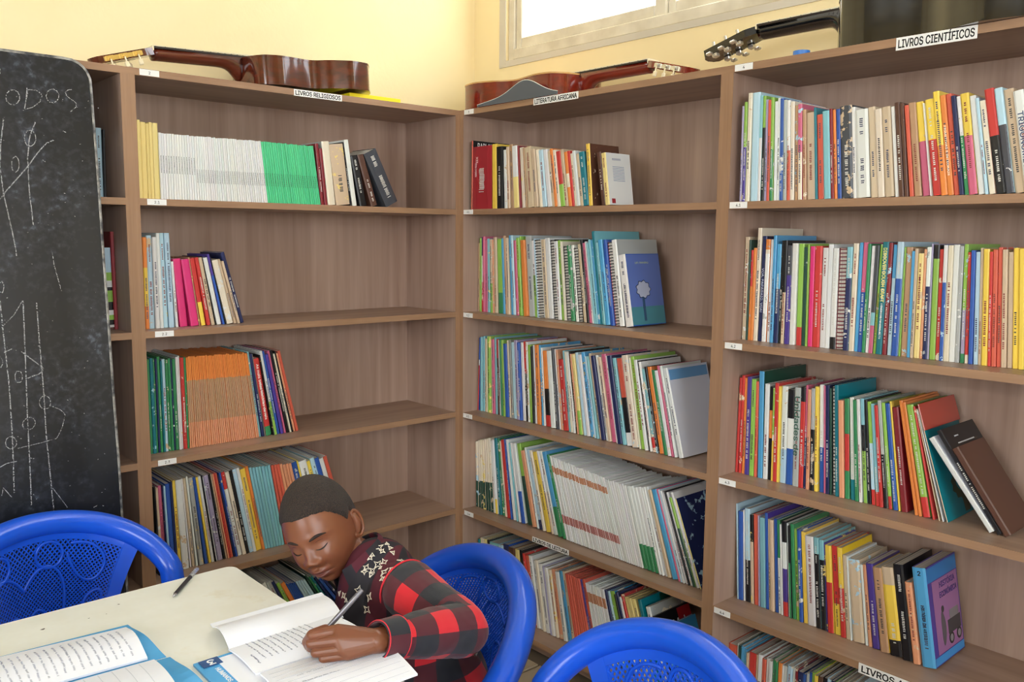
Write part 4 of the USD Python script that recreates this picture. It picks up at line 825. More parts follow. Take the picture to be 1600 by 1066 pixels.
    for sg in (-1, 1):
        pl_, kn = [], []
        xs3 = np.linspace(.05, Lh - .04, 3)
        for xq in xs3:
            if headkind == 'slotted':
                pl_.append(bbox(xq - 0.011, xq + 0.011, sg * .0365 - 0.0015, sg * .0365 + 0.0015, -0.0165, -0.003, 0.0007)); pl_.append(tube([(xq, sg * .038, -0.009), (xq, sg * .046, -0.009)], 0.0042, 10))
                kn.append(join(tube([(xq, sg * .043, -0.010), (xq, sg * .043, -0.026)], 0.0022, 8), bbox(xq - 0.006, xq + 0.006, sg * .043 - 0.0035, sg * .043 + 0.0035, -0.041, -0.026, 0.002)))
            else:
                pl_.append(bbox(xq - 0.008, xq + 0.008, sg * .028 - 0.008, sg * .028 + 0.008, -0.030, -0.0195, 0.002)); pl_.append(tube([(xq, sg * .028, 0), (xq, sg * .028, 0.012)], 0.004, 10))
                kn.append(join(tube([(xq, sg * .036, -0.025), (xq, sg * .050, -0.025)], 0.0022, 8), bbox(xq - 0.008, xq + 0.008, sg * .057 - 0.007, sg * .057 + 0.007, -0.0285, -0.0215, 0.002)))
        mh = obj('machine_head', xform(join(pl_, box(.035, Lh - .025, sg * .0357 - .0006, sg * .0357 + .0006, -0.0155, -0.004)) if headkind == 'slotted' else join(pl_), T0), metal, t)
        for q in kn: obj('tuning_knob', xform(q, T0), 'ivory' if headkind == 'slotted' else metal, mh)
    st = []
    for k in range(6):
        y0, y1 = -0.027 + k * 0.0108, -0.019 + k * 0.0076; st.append(tube([(Lb * 0.29, y0, depth + 0.0105), (Lb + Ln + 0.002, y1, depth + 0.0088)], 0.0006, 4, False))
    obj('strings', join(st), 'string_nylon', t)
    return t
GZ = Z[0]
guitar('brown classical guitar on top of the left bookcase, tail on a yellow booklet', (-0.285, 0.168, GZ + 0.030), 180, 2.4, 0.42, 0.158, 0.118, 0.098, 0.083, 0.25, 0.165, 'mahogany_brown', 'mahogany_brown', 'slotted', 'brass')
guitar('reddish mahogany guitar on top of the corner bookcase below the window', (0.166, 0.062, GZ + 0.0006), -90, 0.0, 0.49, 0.166, 0.125, 0.105, 0.083, 0.262, 0.155, 'mahogany_red', 'spruce_top', 'slotted', 'nickel')
guitar('black acoustic guitar on top of the right bookcase', (0.157, -1.80, GZ + 0.0006), 90, 0.0, 0.505, 0.178, 0.142, 0.12, 0.116, 0.24, 0.165, 'black_lacquer', 'black_lacquer', 'solid', 'nickel')
# things lying round the guitars
plain('yellow_paper', (246, 226, 20), 0.5); plain('board_grey', (86, 92, 100), 0.6); plain('board_edge', (214, 212, 206), 0.6); plain('paper_off_white', (218, 212, 200), 0.7)
bk = thing('booklet', 'bright yellow booklet under the brown guitar on the left bookcase', 'booklet', (-0.40, 0.045, GZ + 0.0004))
obj('cover', bbox(0, 0.19, 0, 0.24, 0, 0.019, 0.001), 'yellow_paper', bk)
ps = thing('paper_stack', 'few loose sheets at the right end of the left bookcase top', 'papers', (-0.195, 0.06, GZ + 0.0004), 0)
for k in range(4):
    m = box(0, 0.19, 0, 0.2, k * 0.0016, k * 0.0016 + 0.0013); m.apply_transform(trimesh.transformations.rotation_matrix(math.radians(-4 + 3 * k), [0, 0, 1])); obj('sheet', m, 'paper_off_white', ps)
# arched grey card leaning on the red guitar
yy = np.linspace(0, 1, 30); arch = 0.006 + 0.040 * np.exp(-((yy - 0.62) / 0.22) ** 2) + 0.012 * np.sin(np.pi * yy)
V, F = [], []
for t_, hgt in zip(yy, arch):
    y = -0.098 - 0.375 * t_
    for dx, z in ((-0.0, 0.0), (-0.0, hgt), (0.0022, hgt), (0.0022, 0.0)): V.append((dx, y, z))
for i in range(29):
    for j in range(4):
        p, q = i * 4 + j, i * 4 + (j + 1) % 4; F += [(p, q, p + 4), (q, q + 4, p + 4)]
F += [(0, 2, 1), (0, 3, 2), (116, 117, 118), (116, 118, 119)]
cd = thing('card', 'arched grey card with a white edge in front of the red guitar', 'card', (-0.006, 0, GZ + 0.0004))
m = trimesh.Trimesh(np.array(V), np.array(F), process=False); m.fix_normals(); obj('card_sheet', m, 'board_grey', cd)
top = np.array([(0.0011, -0.098 - 0.375 * t_, h_ + 0.001) for t_, h_ in zip(yy, arch)])
obj('edge', tube(top, 0.0014, 6), 'board_edge', cd, True, label='white upper edge')
plain('tape_blue', (60, 120, 200), 0.3)
tp = thing('tape_roll', 'small roll of blue tape beside the black guitar neck', 'tape', (0.03, -1.245, GZ + 0.0004))
a = np.linspace(0, 2 * np.pi, 33)
prof = np.array([(0.013, 0), (0.019, 0), (0.019, 0.012), (0.013, 0.012)]); V = np.array([(r_ * math.cos(t_), r_ * math.sin(t_), z_) for t_ in a[:-1] for r_, z_ in prof]); F = []
for i in range(32):
    for j in range(4):
        p, q = i * 4 + j, i * 4 + (j + 1) % 4; p2, q2 = ((i + 1) % 32) * 4 + j, ((i + 1) % 32) * 4 + (j + 1) % 4; F += [(p, p2, q), (q, p2, q2)]
m = trimesh.Trimesh(V, np.array(F), process=False); m.fix_normals(); obj('roll', m, 'tape_blue', tp)

# ------------------------------------------------------------------ the boy writing at the table
mat('boy_skin', {'c': ('attribute', {'attribute': 'Cd'}), 'g': ('geometry', {}), 'n': ('noise_texture', {'scale': 90.0, 'detail': 4.0}), 'b': ('bump', {'strength': 0.06, 'distance': 0.001}), 'p': ('principled_bsdf', {'roughness': 0.36, 'specular_ior_level': 0.5, 'subsurface_weight': 0.12, 'subsurface_scale': 0.01})},
    [('c.color', 'p.base_color'), ('g.position', 'n.vector'), ('n.fac', 'b.height'), ('b.normal', 'p.normal')])
mat('cropped_hair', {'g': ('geometry', {}), 'n': ('noise_texture', {'scale': 520.0, 'detail': 3.0}), 'r': ('rgb_ramp', {'ramp': [(0.36, lin((15, 12, 12))), (0.70, lin((64, 47, 38)))]}), 'b': ('bump', {'strength': 0.9, 'distance': 0.003}), 'p': ('principled_bsdf', {'roughness': 0.75, 'sheen_weight': 0.05})},
    [('g.position', 'n.vector'), ('n.fac', 'r.fac'), ('r.color', 'p.base_color'), ('n.fac', 'b.height'), ('b.normal', 'p.normal')])
def plaid():
    red, mar, blk = lin((214, 36, 48)), lin((84, 28, 40)), lin((34, 38, 46))
    N = {'u': ('uvmap', {'attribute': 'st'}), 's': ('separate_xyz', {}), 'p': ('principled_bsdf', {'roughness': 0.85, 'sheen_weight': 0.15}),
         'g': ('geometry', {}), 'nz': ('noise_texture', {'scale': 900.0, 'detail': 2.0}), 'bp': ('bump', {'strength': 0.25, 'distance': 0.0015})}
    L = [('u.UV', 's.vector'), ('g.position', 'nz.vector'), ('nz.fac', 'bp.height'), ('bp.normal', 'p.normal')]
    for k in 'xy':
        N['d' + k] = ('math', {'math_type': 'divide', 'value2': 0.094}); N['f' + k] = ('math', {'math_type': 'fraction'}); N['l' + k] = ('math', {'math_type': 'less_than', 'value2': 0.5})
        L += [('s.' + k, f'd{k}.value1'), (f'd{k}.value', f'f{k}.value1'), (f'f{k}.value', f'l{k}.value1')]
    N['a'] = ('mix_color', {'a': red, 'b': mar}); N['b'] = ('mix_color', {'a': mar, 'b': blk}); N['c'] = ('mix_color', {})
    L += [('lx.value', 'a.fac'), ('lx.value', 'b.fac'), ('ly.value', 'c.fac'), ('a.result', 'c.a'), ('b.result', 'c.b'), ('c.result', 'p.base_color')]
    mat('buffalo_plaid', N, L)
plaid()
def yoke():
    mar, blk = lin((84, 26, 42)), lin((36, 34, 42))
    mat('dark_plaid', {'u': ('uvmap', {'attribute': 'st'}), 's': ('separate_xyz', {}), 'd': ('math', {'math_type': 'divide', 'value2': 0.085}), 'f': ('math', {'math_type': 'fraction'}), 'l': ('math', {'math_type': 'less_than', 'value2': 0.55}), 'm': ('mix_color', {'a': mar, 'b': blk}), 'p': ('principled_bsdf', {'roughness': 0.85})},
        [('u.UV', 's.vector'), ('s.x', 'd.value1'), ('d.value', 'f.value1'), ('f.value', 'l.value1'), ('l.value', 'm.fac'), ('m.result', 'p.base_color')])
yoke()
plain('print_bone', (222, 214, 198), 0.7); plain('piping_red', (210, 40, 54), 0.7); plain('denim', (40, 48, 70), 0.8); plain('shoe_black', (24, 24, 26), 0.5); plain('brow_hair', (40, 26, 20), 0.8); plain('lid_fold', (64, 36, 25), 0.6); plain('lash_black', (14, 11, 10), 0.6); plain('eye_white', (206, 200, 192), 0.3)

RH = np.array([[-0.759, 0.565, -0.325], [-0.635, -0.752, 0.175], [-0.146, 0.340, 0.929]]); HC = np.array([-1.056, -0.914, 0.812]); HS = np.array([0.889, 0.855, 0.962])
def tohead(P): return (np.asarray(P) * HS) @ RH.T + HC
def head_surface(n):
    """unit directions -> head surface in head space (x forward, y left, z up), features included"""
    x, y, z = n[:, 0], n[:, 1], n[:, 2]
    P = np.stack([np.where(x > 0, 0.091, 0.096) * x, 0.074 * y, 0.104 * z], 1)
    t = np.clip(-P[:, 2] / 0.104, 0, 1); tb = np.clip((-P[:, 2] - 0.01) / 0.09, 0, 1)
    P[:, 1] *= 1 - 0.30 * t ** 2.2 + 0.035 * np.exp(-((t - .45) / .22) ** 2)
    P[:, 0] = np.where(P[:, 0] < 0, P[:, 0] * (1 - 0.50 * tb), P[:, 0] * (1 - 0.02 * tb))
    P[:, 0] += 0.012 * tb * (P[:, 0] > -0.02)
    up = np.clip(P[:, 2] / 0.104, 0, 1); P[:, 0] -= 0.010 * up * (P[:, 0] > 0) * 0; P[:, 1] *= 1 + 0.03 * np.sin(np.pi * up)
    fr = np.clip(x / 0.35, 0, 1) ** 1.5                                # front mask
    g = lambda y0, z0, sy, sz: np.exp(-((P[:, 1] - y0) / sy) ** 2 - ((P[:, 2] - z0) / sz) ** 2)
    dx = np.zeros(len(n))
    for s in (-1, 1):
        dx += 0.0032 * g(s * .028, .012, .022, .008) - 0.0080 * g(s * .029, -.007, .015, .011) + 0.0056 * g(s * .030, -.009, .0120, .0085)
        dx += 0.0065 * g(s * .040, -.036, .020, .020) + 0.0095 * g(s * .0135, -.037, .0085, .0066) - 0.003 * g(s * .024, -.046, .006, .012)
    dx += 0.0035 * g(0, -.010, .008, .012) + 0.0070 * g(0, -.022, .0095, .012) + 0.0120 * g(0, -.0335, .0115, .0085)
    dx += 0.0100 * g(0, -.0575, .019, .0050) + 0.0105 * g(0, -.0690, .017, .0058) - 0.0050 * g(0, -.0640, .022, .0018) - 0.003 * g(0, -.080, .02, .005)
    dx += 0.006 * g(0, -.093, .017, .010) - 0.0025 * g(0, -.050, .004, .005)
    P[:, 0] += dx * fr
    return P
ico = trimesh.creation.icosphere(6); HV = head_surface(ico.vertices / np.linalg.norm(ico.vertices, axis=1)[:, None])
def man(m): return m3.Manifold(m3.Mesh(np.asarray(m.vertices, np.float32), np.asarray(m.faces, np.uint32)))
def tri(M): me = M.to_mesh(); return trimesh.Trimesh(me.vert_properties[:, :3], me.tri_verts, process=False)
def ball(p, r, n=20): return m3.Manifold.sphere(r, n).translate([float(q) for q in p])
def bone(a, b, ra, rb, n=20): return m3.Manifold.batch_hull([ball(a, ra, n), ball(b, rb, n)])
def chain(pts, rs, n=16): return m3.Manifold.batch_boolean([bone(pts[i], pts[i + 1], rs[i], rs[i + 1], n) for i in range(len(pts) - 1)], m3.OpType.Add)
def smooth(M, edge, it=10):
    m = tri(M.refine_to_length(edge)); m.merge_vertices(); trimesh.smoothing.filter_taubin(m, 0.5, 0.53, it); return m
headM = man(trimesh.Trimesh(tohead(HV), ico.faces, process=False))
# ears: rim, bowl and lobe, joined to the head
def ear(s):
    c = np.array([-0.004, s * 0.068, -0.018]); up = np.array([-.16, s * .10, 1.0]); up /= np.linalg.norm(up); bk = np.array([-.80, s * .60, -.1]); bk -= up * (bk @ up); bk /= np.linalg.norm(bk)
    a = np.linspace(-2.2, 2.05, 16); rim = [c + up * (.029 * math.sin(q) * (1 if math.sin(q) > 0 else .8)) + bk * (.0115 + .0150 * math.cos(q)) for q in a[::-1]]
    rim = [c + bk * .004 + up * .010] + rim
    M_ = chain([tohead(p) for p in rim], [0.0028] + [0.0034] * 13 + [.0038, .0050, .0052], 10)
    nb = np.cross(up, bk); disc = chain([tohead(c + up * z_ + bk * b_ - nb * (-s) * 0.000) for z_, b_ in ((.018, .010), (.004, .014), (-.012, .010))], [0.0075, 0.0085, .0065], 12)
    tr = bone(tohead(c + up * -.006 - bk * .004), tohead(c + up * -.013 - bk * .001), .0045, .004, 10)
    return M_ + disc + tr
skin = headM + ear(1) + ear(-1)
neck = chain([tohead((-.030, 0, -.045)), (-1.005, -.940, .750), (-.972, -.985, .722)], [.040, .038, .046])
# arms and hands
SL, EL, WL = np.array([-.985, -1.092, .728]), np.array([-.985, -1.258, .708]), np.array([-1.186, -1.303, .768])
SR, ER, WR = np.array([-.925, -.880, .705]), np.array([-.905, -.815, .510]), np.array([-1.06, -.90, .530])
armL = chain([SL + [.004, .02, -.01], EL, WL], [.034, .030, .0185]); armR = chain([SR, ER, WR], [.034, .030, .0185])
mcp = np.array([[-1.236, -1.272, .789], [-1.2415, -1.283, .7795], [-1.2395, -1.290, .7675], [-1.232, -1.295, .7575]])
pip = np.array([[-1.2650, -1.259, .7860], [-1.2665, -1.2585, .7735], [-1.2620, -1.2640, .7600], [-1.2545, -1.2720, .7515]])
dip = np.array([[-1.2655, -1.244, .7700], [-1.2600, -1.2450, .7600], [-1.2530, -1.2545, .7530], [-1.2450, -1.2650, .7490]])
tip = np.array([[-1.2585, -1.236, .7570], [-1.2490, -1.2400, .7520], [-1.2410, -1.2520, .7500], [-1.2340, -1.2640, .7485]])
palm = m3.Manifold.batch_hull([ball(WL, .0178)] + [ball(p + (WL - p) * .10, r) for p, r in zip(mcp, (.0108, .0110, .0105, .0095))]) + m3.Manifold.batch_hull([ball(WL + np.array([-.012, .018, -.008]), .013), ball((-1.222, -1.262, .762), .0125), ball(mcp[0] * .5 + mcp[1] * .5 + np.array([.010, .010, -.01]), .010)])
hand = palm
for k, r in enumerate((.0086, .0088, .0082, .0072)): hand += chain([mcp[k] + (WL - mcp[k]) * .05, pip[k], dip[k], tip[k]], [r * 1.06, r * .95, r * .84, r * .72], 14)
hand += chain([(-1.214, -1.266, .766), (-1.230, -1.236, .773), (-1.2455, -1.226, .768), (-1.2535, -1.2270, .7610)], [.0115, .0098, .0088, .0072], 14)
handm = smooth(hand + bone(WL, WL + (EL - WL) * .3, .0185, .022), 0.0026, 5)
hR = chain([WR, WR + [-.05, -.03, -.012]], [.019, .021]) 
for k in range(4): hR += chain([WR + [-.045 - .004 * k, -.050 + .016 * k, -.008], WR + [-.075, -.058 + .018 * k, -.018], WR + [-.095, -.058 + .018 * k, -.032]], [.0088, .008, .0065], 12)
hR += chain([WR + [-.02, -.012, 0], WR + [-.040, -.045, .0], WR + [-.060, -.055, -.008]], [.011, .0095, .0075], 12)
handRm = smooth(hR, .005, 6)
core = smooth(neck + armL + armR + chain([(-.972, -.985, .705), (-.955, -1.0, .64), (-.87, -1.0, .50)], [.05, .08, .085]) + bone(SL + [.004, .02, -.012], SR + [0, -.02, -.012], .034, .034), 0.012, 6)
legs = []
skin = skin + man(core) + man(handm) + man(handRm)
boy = thing('person', 'boy in a red and black checked shirt bent over his exercise book, writing', 'person')
sm = tri(skin); sm.merge_vertices()
loc = ((np.asarray(sm.vertices) - HC) @ RH) / HS
base, lip, dark = np.array(lin((124, 75, 51))), np.array(lin((112, 64, 56))), np.array(lin((84, 50, 36)))
lipm = np.exp(-(loc[:, 1] / .021) ** 4 - ((loc[:, 2] + .064) / .0095) ** 4) * (loc[:, 0] > .06) * (np.linalg.norm(loc, axis=1) < .14)
cd_ = base[None] * (1 - lipm[:, None]) + lip[None] * lipm[:, None]
hd = np.linalg.norm(np.asarray(sm.vertices) - handm.centroid, axis=1) < .09
cd_ = np.where(hd[:, None], base[None] * .86, cd_)
bm = obj('body', sm, 'boy_skin', boy, True); primvar(bm, 'Cd', _T.Color3fArray, Vt.Vec3fArray.FromNumpy(cd_.astype(np.float32)), 'vertex')
# hair: a thin cropped cap growing from the scalp
dirs = ico.vertices / np.linalg.norm(ico.vertices, axis=1)[:, None]
az = np.degrees(np.abs(np.arctan2(HV[:, 1], HV[:, 0] + 0.0)))
zl = np.interp(az, [0, 25, 45, 58, 68, 80, 96, 112, 150, 180], [.052, .052, .046, .034, .022, .004, .016, -.022, -.050, -.055]) + 0.002 * (meshkit.noise(HV * 160, 4) - .5)
cov = np.clip((HV[:, 2] - zl) / .012, -1, 1)
nrm = trimesh.Trimesh(HV, ico.faces, process=False).vertex_normals
offs = np.where(cov > 0, 0.0006 + 0.0034 * np.clip(cov, 0, 1) + 0.0007 * meshkit.noise(HV * 420, 2), -0.003)
keep = (cov > -.35)[ico.faces].all(1)
hm = trimesh.Trimesh(tohead(HV + nrm * offs[:, None]), ico.faces[keep], process=False); hm.remove_unreferenced_vertices()
obj('hair', hm, 'cropped_hair', boy, True, label='short cropped black hair')
# eyebrows and lowered lashes
def surf(y, z, off=0.0):
    d = np.stack([np.sqrt(np.clip(1 - (np.asarray(y) / .074) ** 2 - (np.asarray(z) / .104) ** 2, 0.05, 1)), np.asarray(y) / .074, np.asarray(z) / .104], 1)
    P = head_surface(d / np.linalg.norm(d, axis=1)[:, None]); P[:, 0] += off; return P
for s in (-1, 1):
    q = np.linspace(0, 1, 12)
    obj('eyebrow', tube(tohead(surf(s * (.013 + .033 * q), .0085 + .007 * np.sin(q * 2.3) - .004 * q, -.0016)), 0.0012 + 0.0022 * np.sin(np.pi * np.clip(q * .9 + .1, 0, 1)), 8), 'brow_hair', boy, True)
    obj('eyelashes', tube(tohead(surf(s * (.0175 + .025 * q), -.0125 - .0035 * np.sin(np.pi * q) + .003 * q, .0004)), 0.0005 + 0.0008 * np.sin(np.pi * q), 8), 'lash_black', boy, True)
    obj('eyelid_crease', tube(tohead(surf(s * (.0185 + .023 * q), .0000 + .003 * np.sin(np.pi * q), -.0006)), 0.0004 + 0.0003 * np.sin(np.pi * q), 6), 'lid_fold', boy, True)

# clothes
def with_st(name, m, matn, parent, axis, up, zero, label=None, rot=0.0, scale=1.0):
    """mesh with plaid coordinates: around and along the limb"""
    v = np.asarray(m.vertices); ax = np.asarray(axis, float) / np.linalg.norm(axis); e = np.asarray(up, float); e = e - ax * (e @ ax); e /= np.linalg.norm(e); w = np.cross(ax, e); r = v - zero
    st = np.stack([np.arctan2(r @ w, r @ e) * scale, r @ ax], 1)
    if rot: c, s = math.cos(rot), math.sin(rot); st = st @ np.array([[c, -s], [s, c]])
    p = obj(name, m, matn, parent, True, label=label)
    UsdGeom.PrimvarsAPI(p).CreatePrimvar('st', _T.TexCoord2fArray, 'vertex').Set(Vt.Vec2fArray.FromNumpy(st.astype(np.float32))); return p
def wrinkle(m, amp, sc, seed):
    v = np.asarray(m.vertices); m.vertices = v + m.vertex_normals * (amp * (meshkit.fbm(v * sc, 3, seed) - .5))[:, None]; return m
def lathe_limb(P, R, n=40, m=40):
    """open sleeve along the polyline P with radii R"""
    from scipy.interpolate import PchipInterpolator
    P = np.array(P, float); t = np.r_[0, np.cumsum(np.linalg.norm(np.diff(P, axis=0), axis=1))]; q = np.linspace(0, t[-1], n)
    C = np.stack([PchipInterpolator(t, P[:, k])(q) for k in range(3)], 1); Rr = PchipInterpolator(t, R)(q)
    return C, Rr
torso = chain([(-.975, -.985, .712), (-.968, -.995, .65), (-.915, -1.0, .56), (-.865, -1.0, .47)], [.075, .096, .100, .112], 28) + m3.Manifold.batch_hull([ball(SL + [.0, .012, -.012], .052, 24), ball(SR + [0, -.012, -.012], .052, 24), ball((-.95, -.99, .66), .09, 24)])
torso = torso.trim_by_plane([0, 0, 1], 0.43)
tm = wrinkle(smooth(torso, .008, 10), .008, 18, 3)
shirt = with_st('shirt', tm, 'dark_plaid', boy, (.1, 0, 1), (-1, 0, 0), np.array([-.94, -1.0, .6]), 'checked shirt with pale star print on the shoulders', 0, .11)
lowm = chain([(-.955, -.998, .625), (-.915, -1.0, .56), (-.865, -1.0, .462)], [.1025, .107, .124], 28).trim_by_plane([0, 0, 1], 0.408).trim_by_plane([0, 0, -1], -.615)
lm_ = wrinkle(smooth(lowm, .008, 6), .008, 18, 3)
with_st('shirt_front', lm_, 'buffalo_plaid', shirt, (.1, 0, 1), (-1, 0, 0), np.array([-.94, -1.0, .6]), None, .1, .11)
def sleeve(S_, E_, W_, up, off, rotv):
    d1 = (E_ - S_) / np.linalg.norm(E_ - S_); d2 = (W_ - E_) / np.linalg.norm(W_ - E_); L2 = np.linalg.norm(W_ - E_)
    upper = smooth(chain([S_ + d1 * .018, S_ + (E_ - S_) * .5, E_], [.0535, .049, .045], 28), .006, 8)
    fore = smooth(chain([E_, E_ + d2 * L2 * .45, W_ - d2 * .044], [.0450, .0380, .0285], 28), .006, 8)
    v = np.asarray(upper.vertices); upper = wrinkle(upper, .009, 22, 5); fore = wrinkle(fore, .008, 22, 6)
    both = man(upper) + man(fore); both = smooth(both, .006, 4)
    v = np.asarray(both.vertices); nearU = np.linalg.norm(v - S_, axis=1) - np.linalg.norm(v - (E_ + d2 * .05), axis=1)
    # coordinates run along the bent sleeve
    t1 = np.clip((v - S_) @ d1, -1, np.linalg.norm(E_ - S_)); t2 = (v - E_) @ d2; useF = t2 > ((v - E_) @ (-d1))
    along = np.where(useF, np.linalg.norm(E_ - S_) + t2, np.linalg.norm(E_ - S_) - (v - E_) @ (-d1)); ang = np.zeros(len(v))
    for msk, ax, z0 in ((~useF, d1, S_), (useF, d2, E_)):
        e = np.asarray(up, float); e = e - ax * (e @ ax); e /= np.linalg.norm(e); w = np.cross(ax, e); r = v - z0; a = np.arctan2(r @ w, r @ e); ang = np.where(msk, a, ang)
    p = obj('sleeve', both, 'buffalo_plaid', shirt, True)
    UsdGeom.PrimvarsAPI(p).CreatePrimvar('st', _T.TexCoord2fArray, 'vertex').Set(Vt.Vec2fArray.FromNumpy(np.stack([ang * .046 + off, along + off * .7], 1).astype(np.float32)))
    # cuff: short open band
    e = np.asarray(up, float); e = e - d2 * (e @ d2); e /= np.linalg.norm(e); w = np.cross(d2, e); c0 = W_ - d2 * .050; a = np.linspace(0, 2 * np.pi, 41); V, F = [], []
    prof = [(0, .0325), (.002, .0338), (.040, .0298), (.0445, .0288), (.0445, .0262), (.010, .0280)]
    for tt, rr_ in prof:
        for q in a[:-1]: V.append(c0 + d2 * tt + rr_ * (math.cos(q) * e + .9 * math.sin(q) * w))
    for i in range(len(prof) - 1):
        for j in range(40): p_, q_ = i * 40 + j, i * 40 + (j + 1) % 40; F += [(p_, p_ + 40, q_), (q_, p_ + 40, q_ + 40)]
    cm_ = trimesh.Trimesh(np.array(V), np.array(F), process=False); cm_.fix_normals()
    cp = obj('cuff', cm_, 'buffalo_plaid', shirt, 40)
    vv = np.array(UsdGeom.Mesh(cp).GetPointsAttr().Get()); r = vv - c0
    UsdGeom.PrimvarsAPI(cp).CreatePrimvar('st', _T.TexCoord2fArray, 'vertex').Set(Vt.Vec2fArray.FromNumpy(np.stack([np.arctan2(r @ w, r @ e) * .046 + .05, 0.004 + 0 * (r @ d2)], 1).astype(np.float32)))
    for tt, rr_ in ((.001, .0338), (.0435, .0292)):
        obj('piping', tube(np.array([c0 + d2 * tt + rr_ * (math.cos(q) * e + .9 * math.sin(q) * w) for q in a]), .0010, 6), 'piping_red', shirt, True, label='thin red seam on the cuff')
def seam(S_, E_):
    d1 = (E_ - S_) / np.linalg.norm(E_ - S_); e = np.cross(d1, [0, 0, 1.0]); e /= np.linalg.norm(e); w = np.cross(d1, e); a = np.linspace(0, 2 * np.pi, 40); c = S_ - d1 * .004
    obj('piping', tube(np.array([c + .0515 * (math.cos(q) * e + math.sin(q) * w) for q in a]), .0018, 6), 'piping_red', shirt, True, label='red shoulder seam')
seam(SL, EL)
sleeve(SL, EL, WL, (0, 0, 1), .012, 0); sleeve(SR, ER, WR, (0, 0, 1), .03, 0)
# collar: folded band standing round the neck
nc, nd_ = np.array([-1.001, -.962, .752]), np.array([-.42, .28, .86]); nd_ /= np.linalg.norm(nd_); e = np.array([-1.0, 0, 0]) - nd_ * (np.array([-1.0, 0, 0]) @ nd_); e /= np.linalg.norm(e); w = np.cross(nd_, e)
a = np.linspace(math.radians(24), math.radians(336), 50); V, F = [], []
prof = [(-.026, .064), (.014, .0555), (.018, .0535), (.016, .0505), (-.012, .0500)]
for h_, r_ in prof:
    for q in a: V.append(nc + nd_ * (h_ - .010 * (math.cos(q) > .3) * (math.cos(q) - .3)) + (r_ + .006 * max(0, math.cos(q))) * (math.cos(q) * e + .95 * math.sin(q) * w))
for i in range(len(prof) - 1):
    for j in range(49): p_, q_ = i * 50 + j, i * 50 + j + 1; F += [(p_, q_, p_ + 50), (q_, q_ + 50, p_ + 50)]
cl = trimesh.Trimesh(np.array(V), np.array(F), process=False); cl.fix_normals()
cp = obj('collar', cl, 'dark_plaid', shirt, 40); vv = np.array(UsdGeom.Mesh(cp).GetPointsAttr().Get()); r = vv - nc
UsdGeom.PrimvarsAPI(cp).CreatePrimvar('st', _T.TexCoord2fArray, 'vertex').Set(Vt.Vec2fArray.FromNumpy(np.stack([np.arctan2(r @ w, r @ e) * .06, r @ nd_], 1).astype(np.float32)))
# shoulder seam and star print
rs = random.Random(11); stars = []
sv, sn = np.asarray(tm.vertices), tm.vertex_normals
def star(px_, r0, spin, k=4):
    d = RIGHT * (px_[0] - 800) / FPX + DOWN * (px_[1] - 533) / FPX + FWD; rel = sv - EYE; tt = rel @ d / (d @ d); off = np.linalg.norm(rel - tt[:, None] * d, axis=1); cand = np.where((off < .007) & (sn @ d < 0))[0]
    if not len(cand): return
    i = cand[np.argmin(tt[cand])]; n = sn[i]; e1 = np.cross(n, [0, 0, 1.0]); e1 /= np.linalg.norm(e1); e2 = np.cross(n, e1); ring = []
    for j in range(2 * k):
        q = spin + j * np.pi / k; rad = r0 if j % 2 == 0 else r0 * .36; P = sv[i] + rad * (math.cos(q) * e1 + math.sin(q) * e2)
        jn = np.argmin(np.linalg.norm(sv - P, axis=1)); P = P + sn[jn] * (((sv[jn] - P) @ sn[jn]) + .0012); ring.append(P)
    ring = ring + [ring[0]]; stars.append(tube(np.array(ring), 0.0011, 5))
for (u, v, r0) in [(588, 852, .012), (600, 858, .008), (617, 862, .007), (628, 872, .010), (641, 879, .007), (588, 879, .011), (596, 892, .012), (584, 888, .008), (577, 868, .008), (570, 882, .009), (565, 893, .008), (604, 874, .009), (612, 884, .011), (575, 898, .007), (593, 903, .008), (621, 890, .007), (556, 925, .012), (573, 930, .011), (569, 955, .011), (534, 931, .009), (521, 918, .009), (527, 925, .007), (538, 942, .006), (604, 846, .006), (636, 884, .010), (652, 888, .009), (646, 896, .007), (626, 897, .008), (610, 852, .007), (660, 882, .008), (583, 866, .007), (590, 886, .006)]:
    star((u, v), r0 * .8, rs.uniform(0, 1.5), 4 if r0 > .0075 else 3)
if stars: obj('star_print', join(stars), 'print_bone', shirt, label='pale star outlines printed on the shirt', kind='stuff')
# trousers and shoes, under the table
tr_ = chain([(-.865, -1.035, .482), (-1.16, -1.03, .455), (-1.17, -1.03, .09)], [.068, .054, .048]) + chain([(-.865, -.955, .482), (-1.15, -.90, .455), (-1.16, -.90, .09)], [.068, .054, .048]) + bone((-.865, -1.02, .484), (-.865, -.97, .484), .078, .078)
obj('trousers', smooth(tr_.trim_by_plane([0, 0, 1], .085), .012, 6), 'denim', boy, True)
for y in (-1.03, -.90):
    sh = m3.Manifold.batch_hull([ball((-1.15, y, .040), .038), ball((-1.28, y, .032), .030), ball((-1.16, y, .075), .034)]).trim_by_plane([0, 0, 1], 0.001); obj('shoe', smooth(sh, .01, 3), 'shoe_black', boy, True)
# the pen in his hand
pa, pb = np.array([-1.2545, -1.2225, .7435]), np.array([-1.1885, -1.2565, .822]); u = (pb - pa) / np.linalg.norm(pb - pa)
pn = thing('ballpoint_pen', 'silver grey pen held in the boy\'s left hand', 'pen')
obj('barrel', tube([pa + u * .014, pa + u * .10, pa + u * .122], [.0036, .0042, .0036], 12), 'silver_barrel', pn, True)
obj('nib', tube([pa, pa + u * .0138], [.0006, .0032], 10), 'chrome', pn, True)

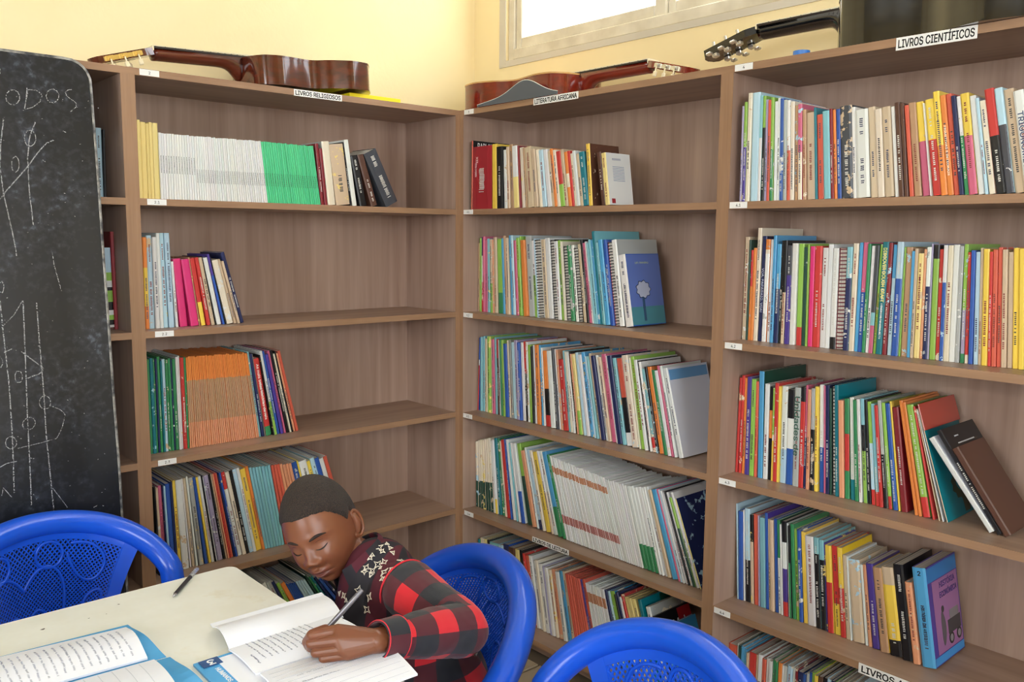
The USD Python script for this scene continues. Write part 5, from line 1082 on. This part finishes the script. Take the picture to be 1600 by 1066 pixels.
# ------------------------------------------------------------------ labels of the books: each tells one book from all others
def colour_words(b):
    seen = []
    for c in b['cols']:
        n = COL[c][0]
        if n not in seen: seen.append(n)
    return seen
def describe(b):
    c = colour_words(b); k = {'magazine': 'booklet', 'thick book': 'thick book'}.get(b['kind'], b['kind'])
    size = 'thin ' if b['width'] < .0065 else ''
    if len(c) == 1: return f'{size}{c[0]} {k}'
    return f'{size}{c[0]} and {c[-1]} {k}'
by = {}
for b in BOOKS: by.setdefault((b['unit'], b['shelf']), []).append(b)
for (un, sh), L in by.items():
    L.sort(key=lambda q: q['x']); place = f'{SHELF[sh]} shelf, {CASE[un]}'
    runs = {}; names = {}
    for b in L:
        if b['run_id']: runs.setdefault(b['run_id'], []).append(b)
        else: names.setdefault(describe(b), []).append(b)
    runname = {}
    for rid, R in runs.items():
        c = ' and '.join(colour_words(R[0])[:2]); base_ = f'one of the identical {c} booklets, {place}'
        same = [q for q in runname.values() if q == base_]
        if same:
            i0 = L.index(R[0]); nb = colour_words(L[i0 - 1])[0] if i0 else ''
            base_ = f'identical {c} booklet in the run after the {nb} one, {place}'
        runname[rid] = base_
        for b in R: tag(b['prim'], base_, None, f'identical {c} booklets after the {nb} one on the {place}' if same else f'identical {c} booklets on the {place}')
    used = set(runname.values())
    for d, R in names.items():
        for i, b in enumerate(R):
            if len(R) == 1: lab = f'{d} on the {place}'
            else:
                k = L.index(b); lf = colour_words(L[k - 1])[0] if k else None; rt = colour_words(L[k + 1])[0] if k + 1 < len(L) else None
                same = [q for q in R if ((colour_words(L[L.index(q) - 1])[0] if L.index(q) else None), (colour_words(L[L.index(q) + 1])[0] if L.index(q) + 1 < len(L) else None)) == (lf, rt)]
                if lf and rt and len(same) == 1: lab = f'{d} between {lf} and {rt}, {place}' if lf != rt else f'{d} between two {lf} ones, {place}'
                elif lf is None: lab = f'{d}, leftmost on the {place}'
                elif rt is None: lab = f'{d}, rightmost on the {place}'
                else: lab = f'{d}, {ORD[min(i, 19)]} such from the left, {place}'
            if len(lab.split()) > 16: lab = lab.replace('thin ', '', 1) if lab.replace('thin ', '', 1) not in used else lab
            assert lab not in used, lab
            used.add(lab); tag(b['prim'], lab)
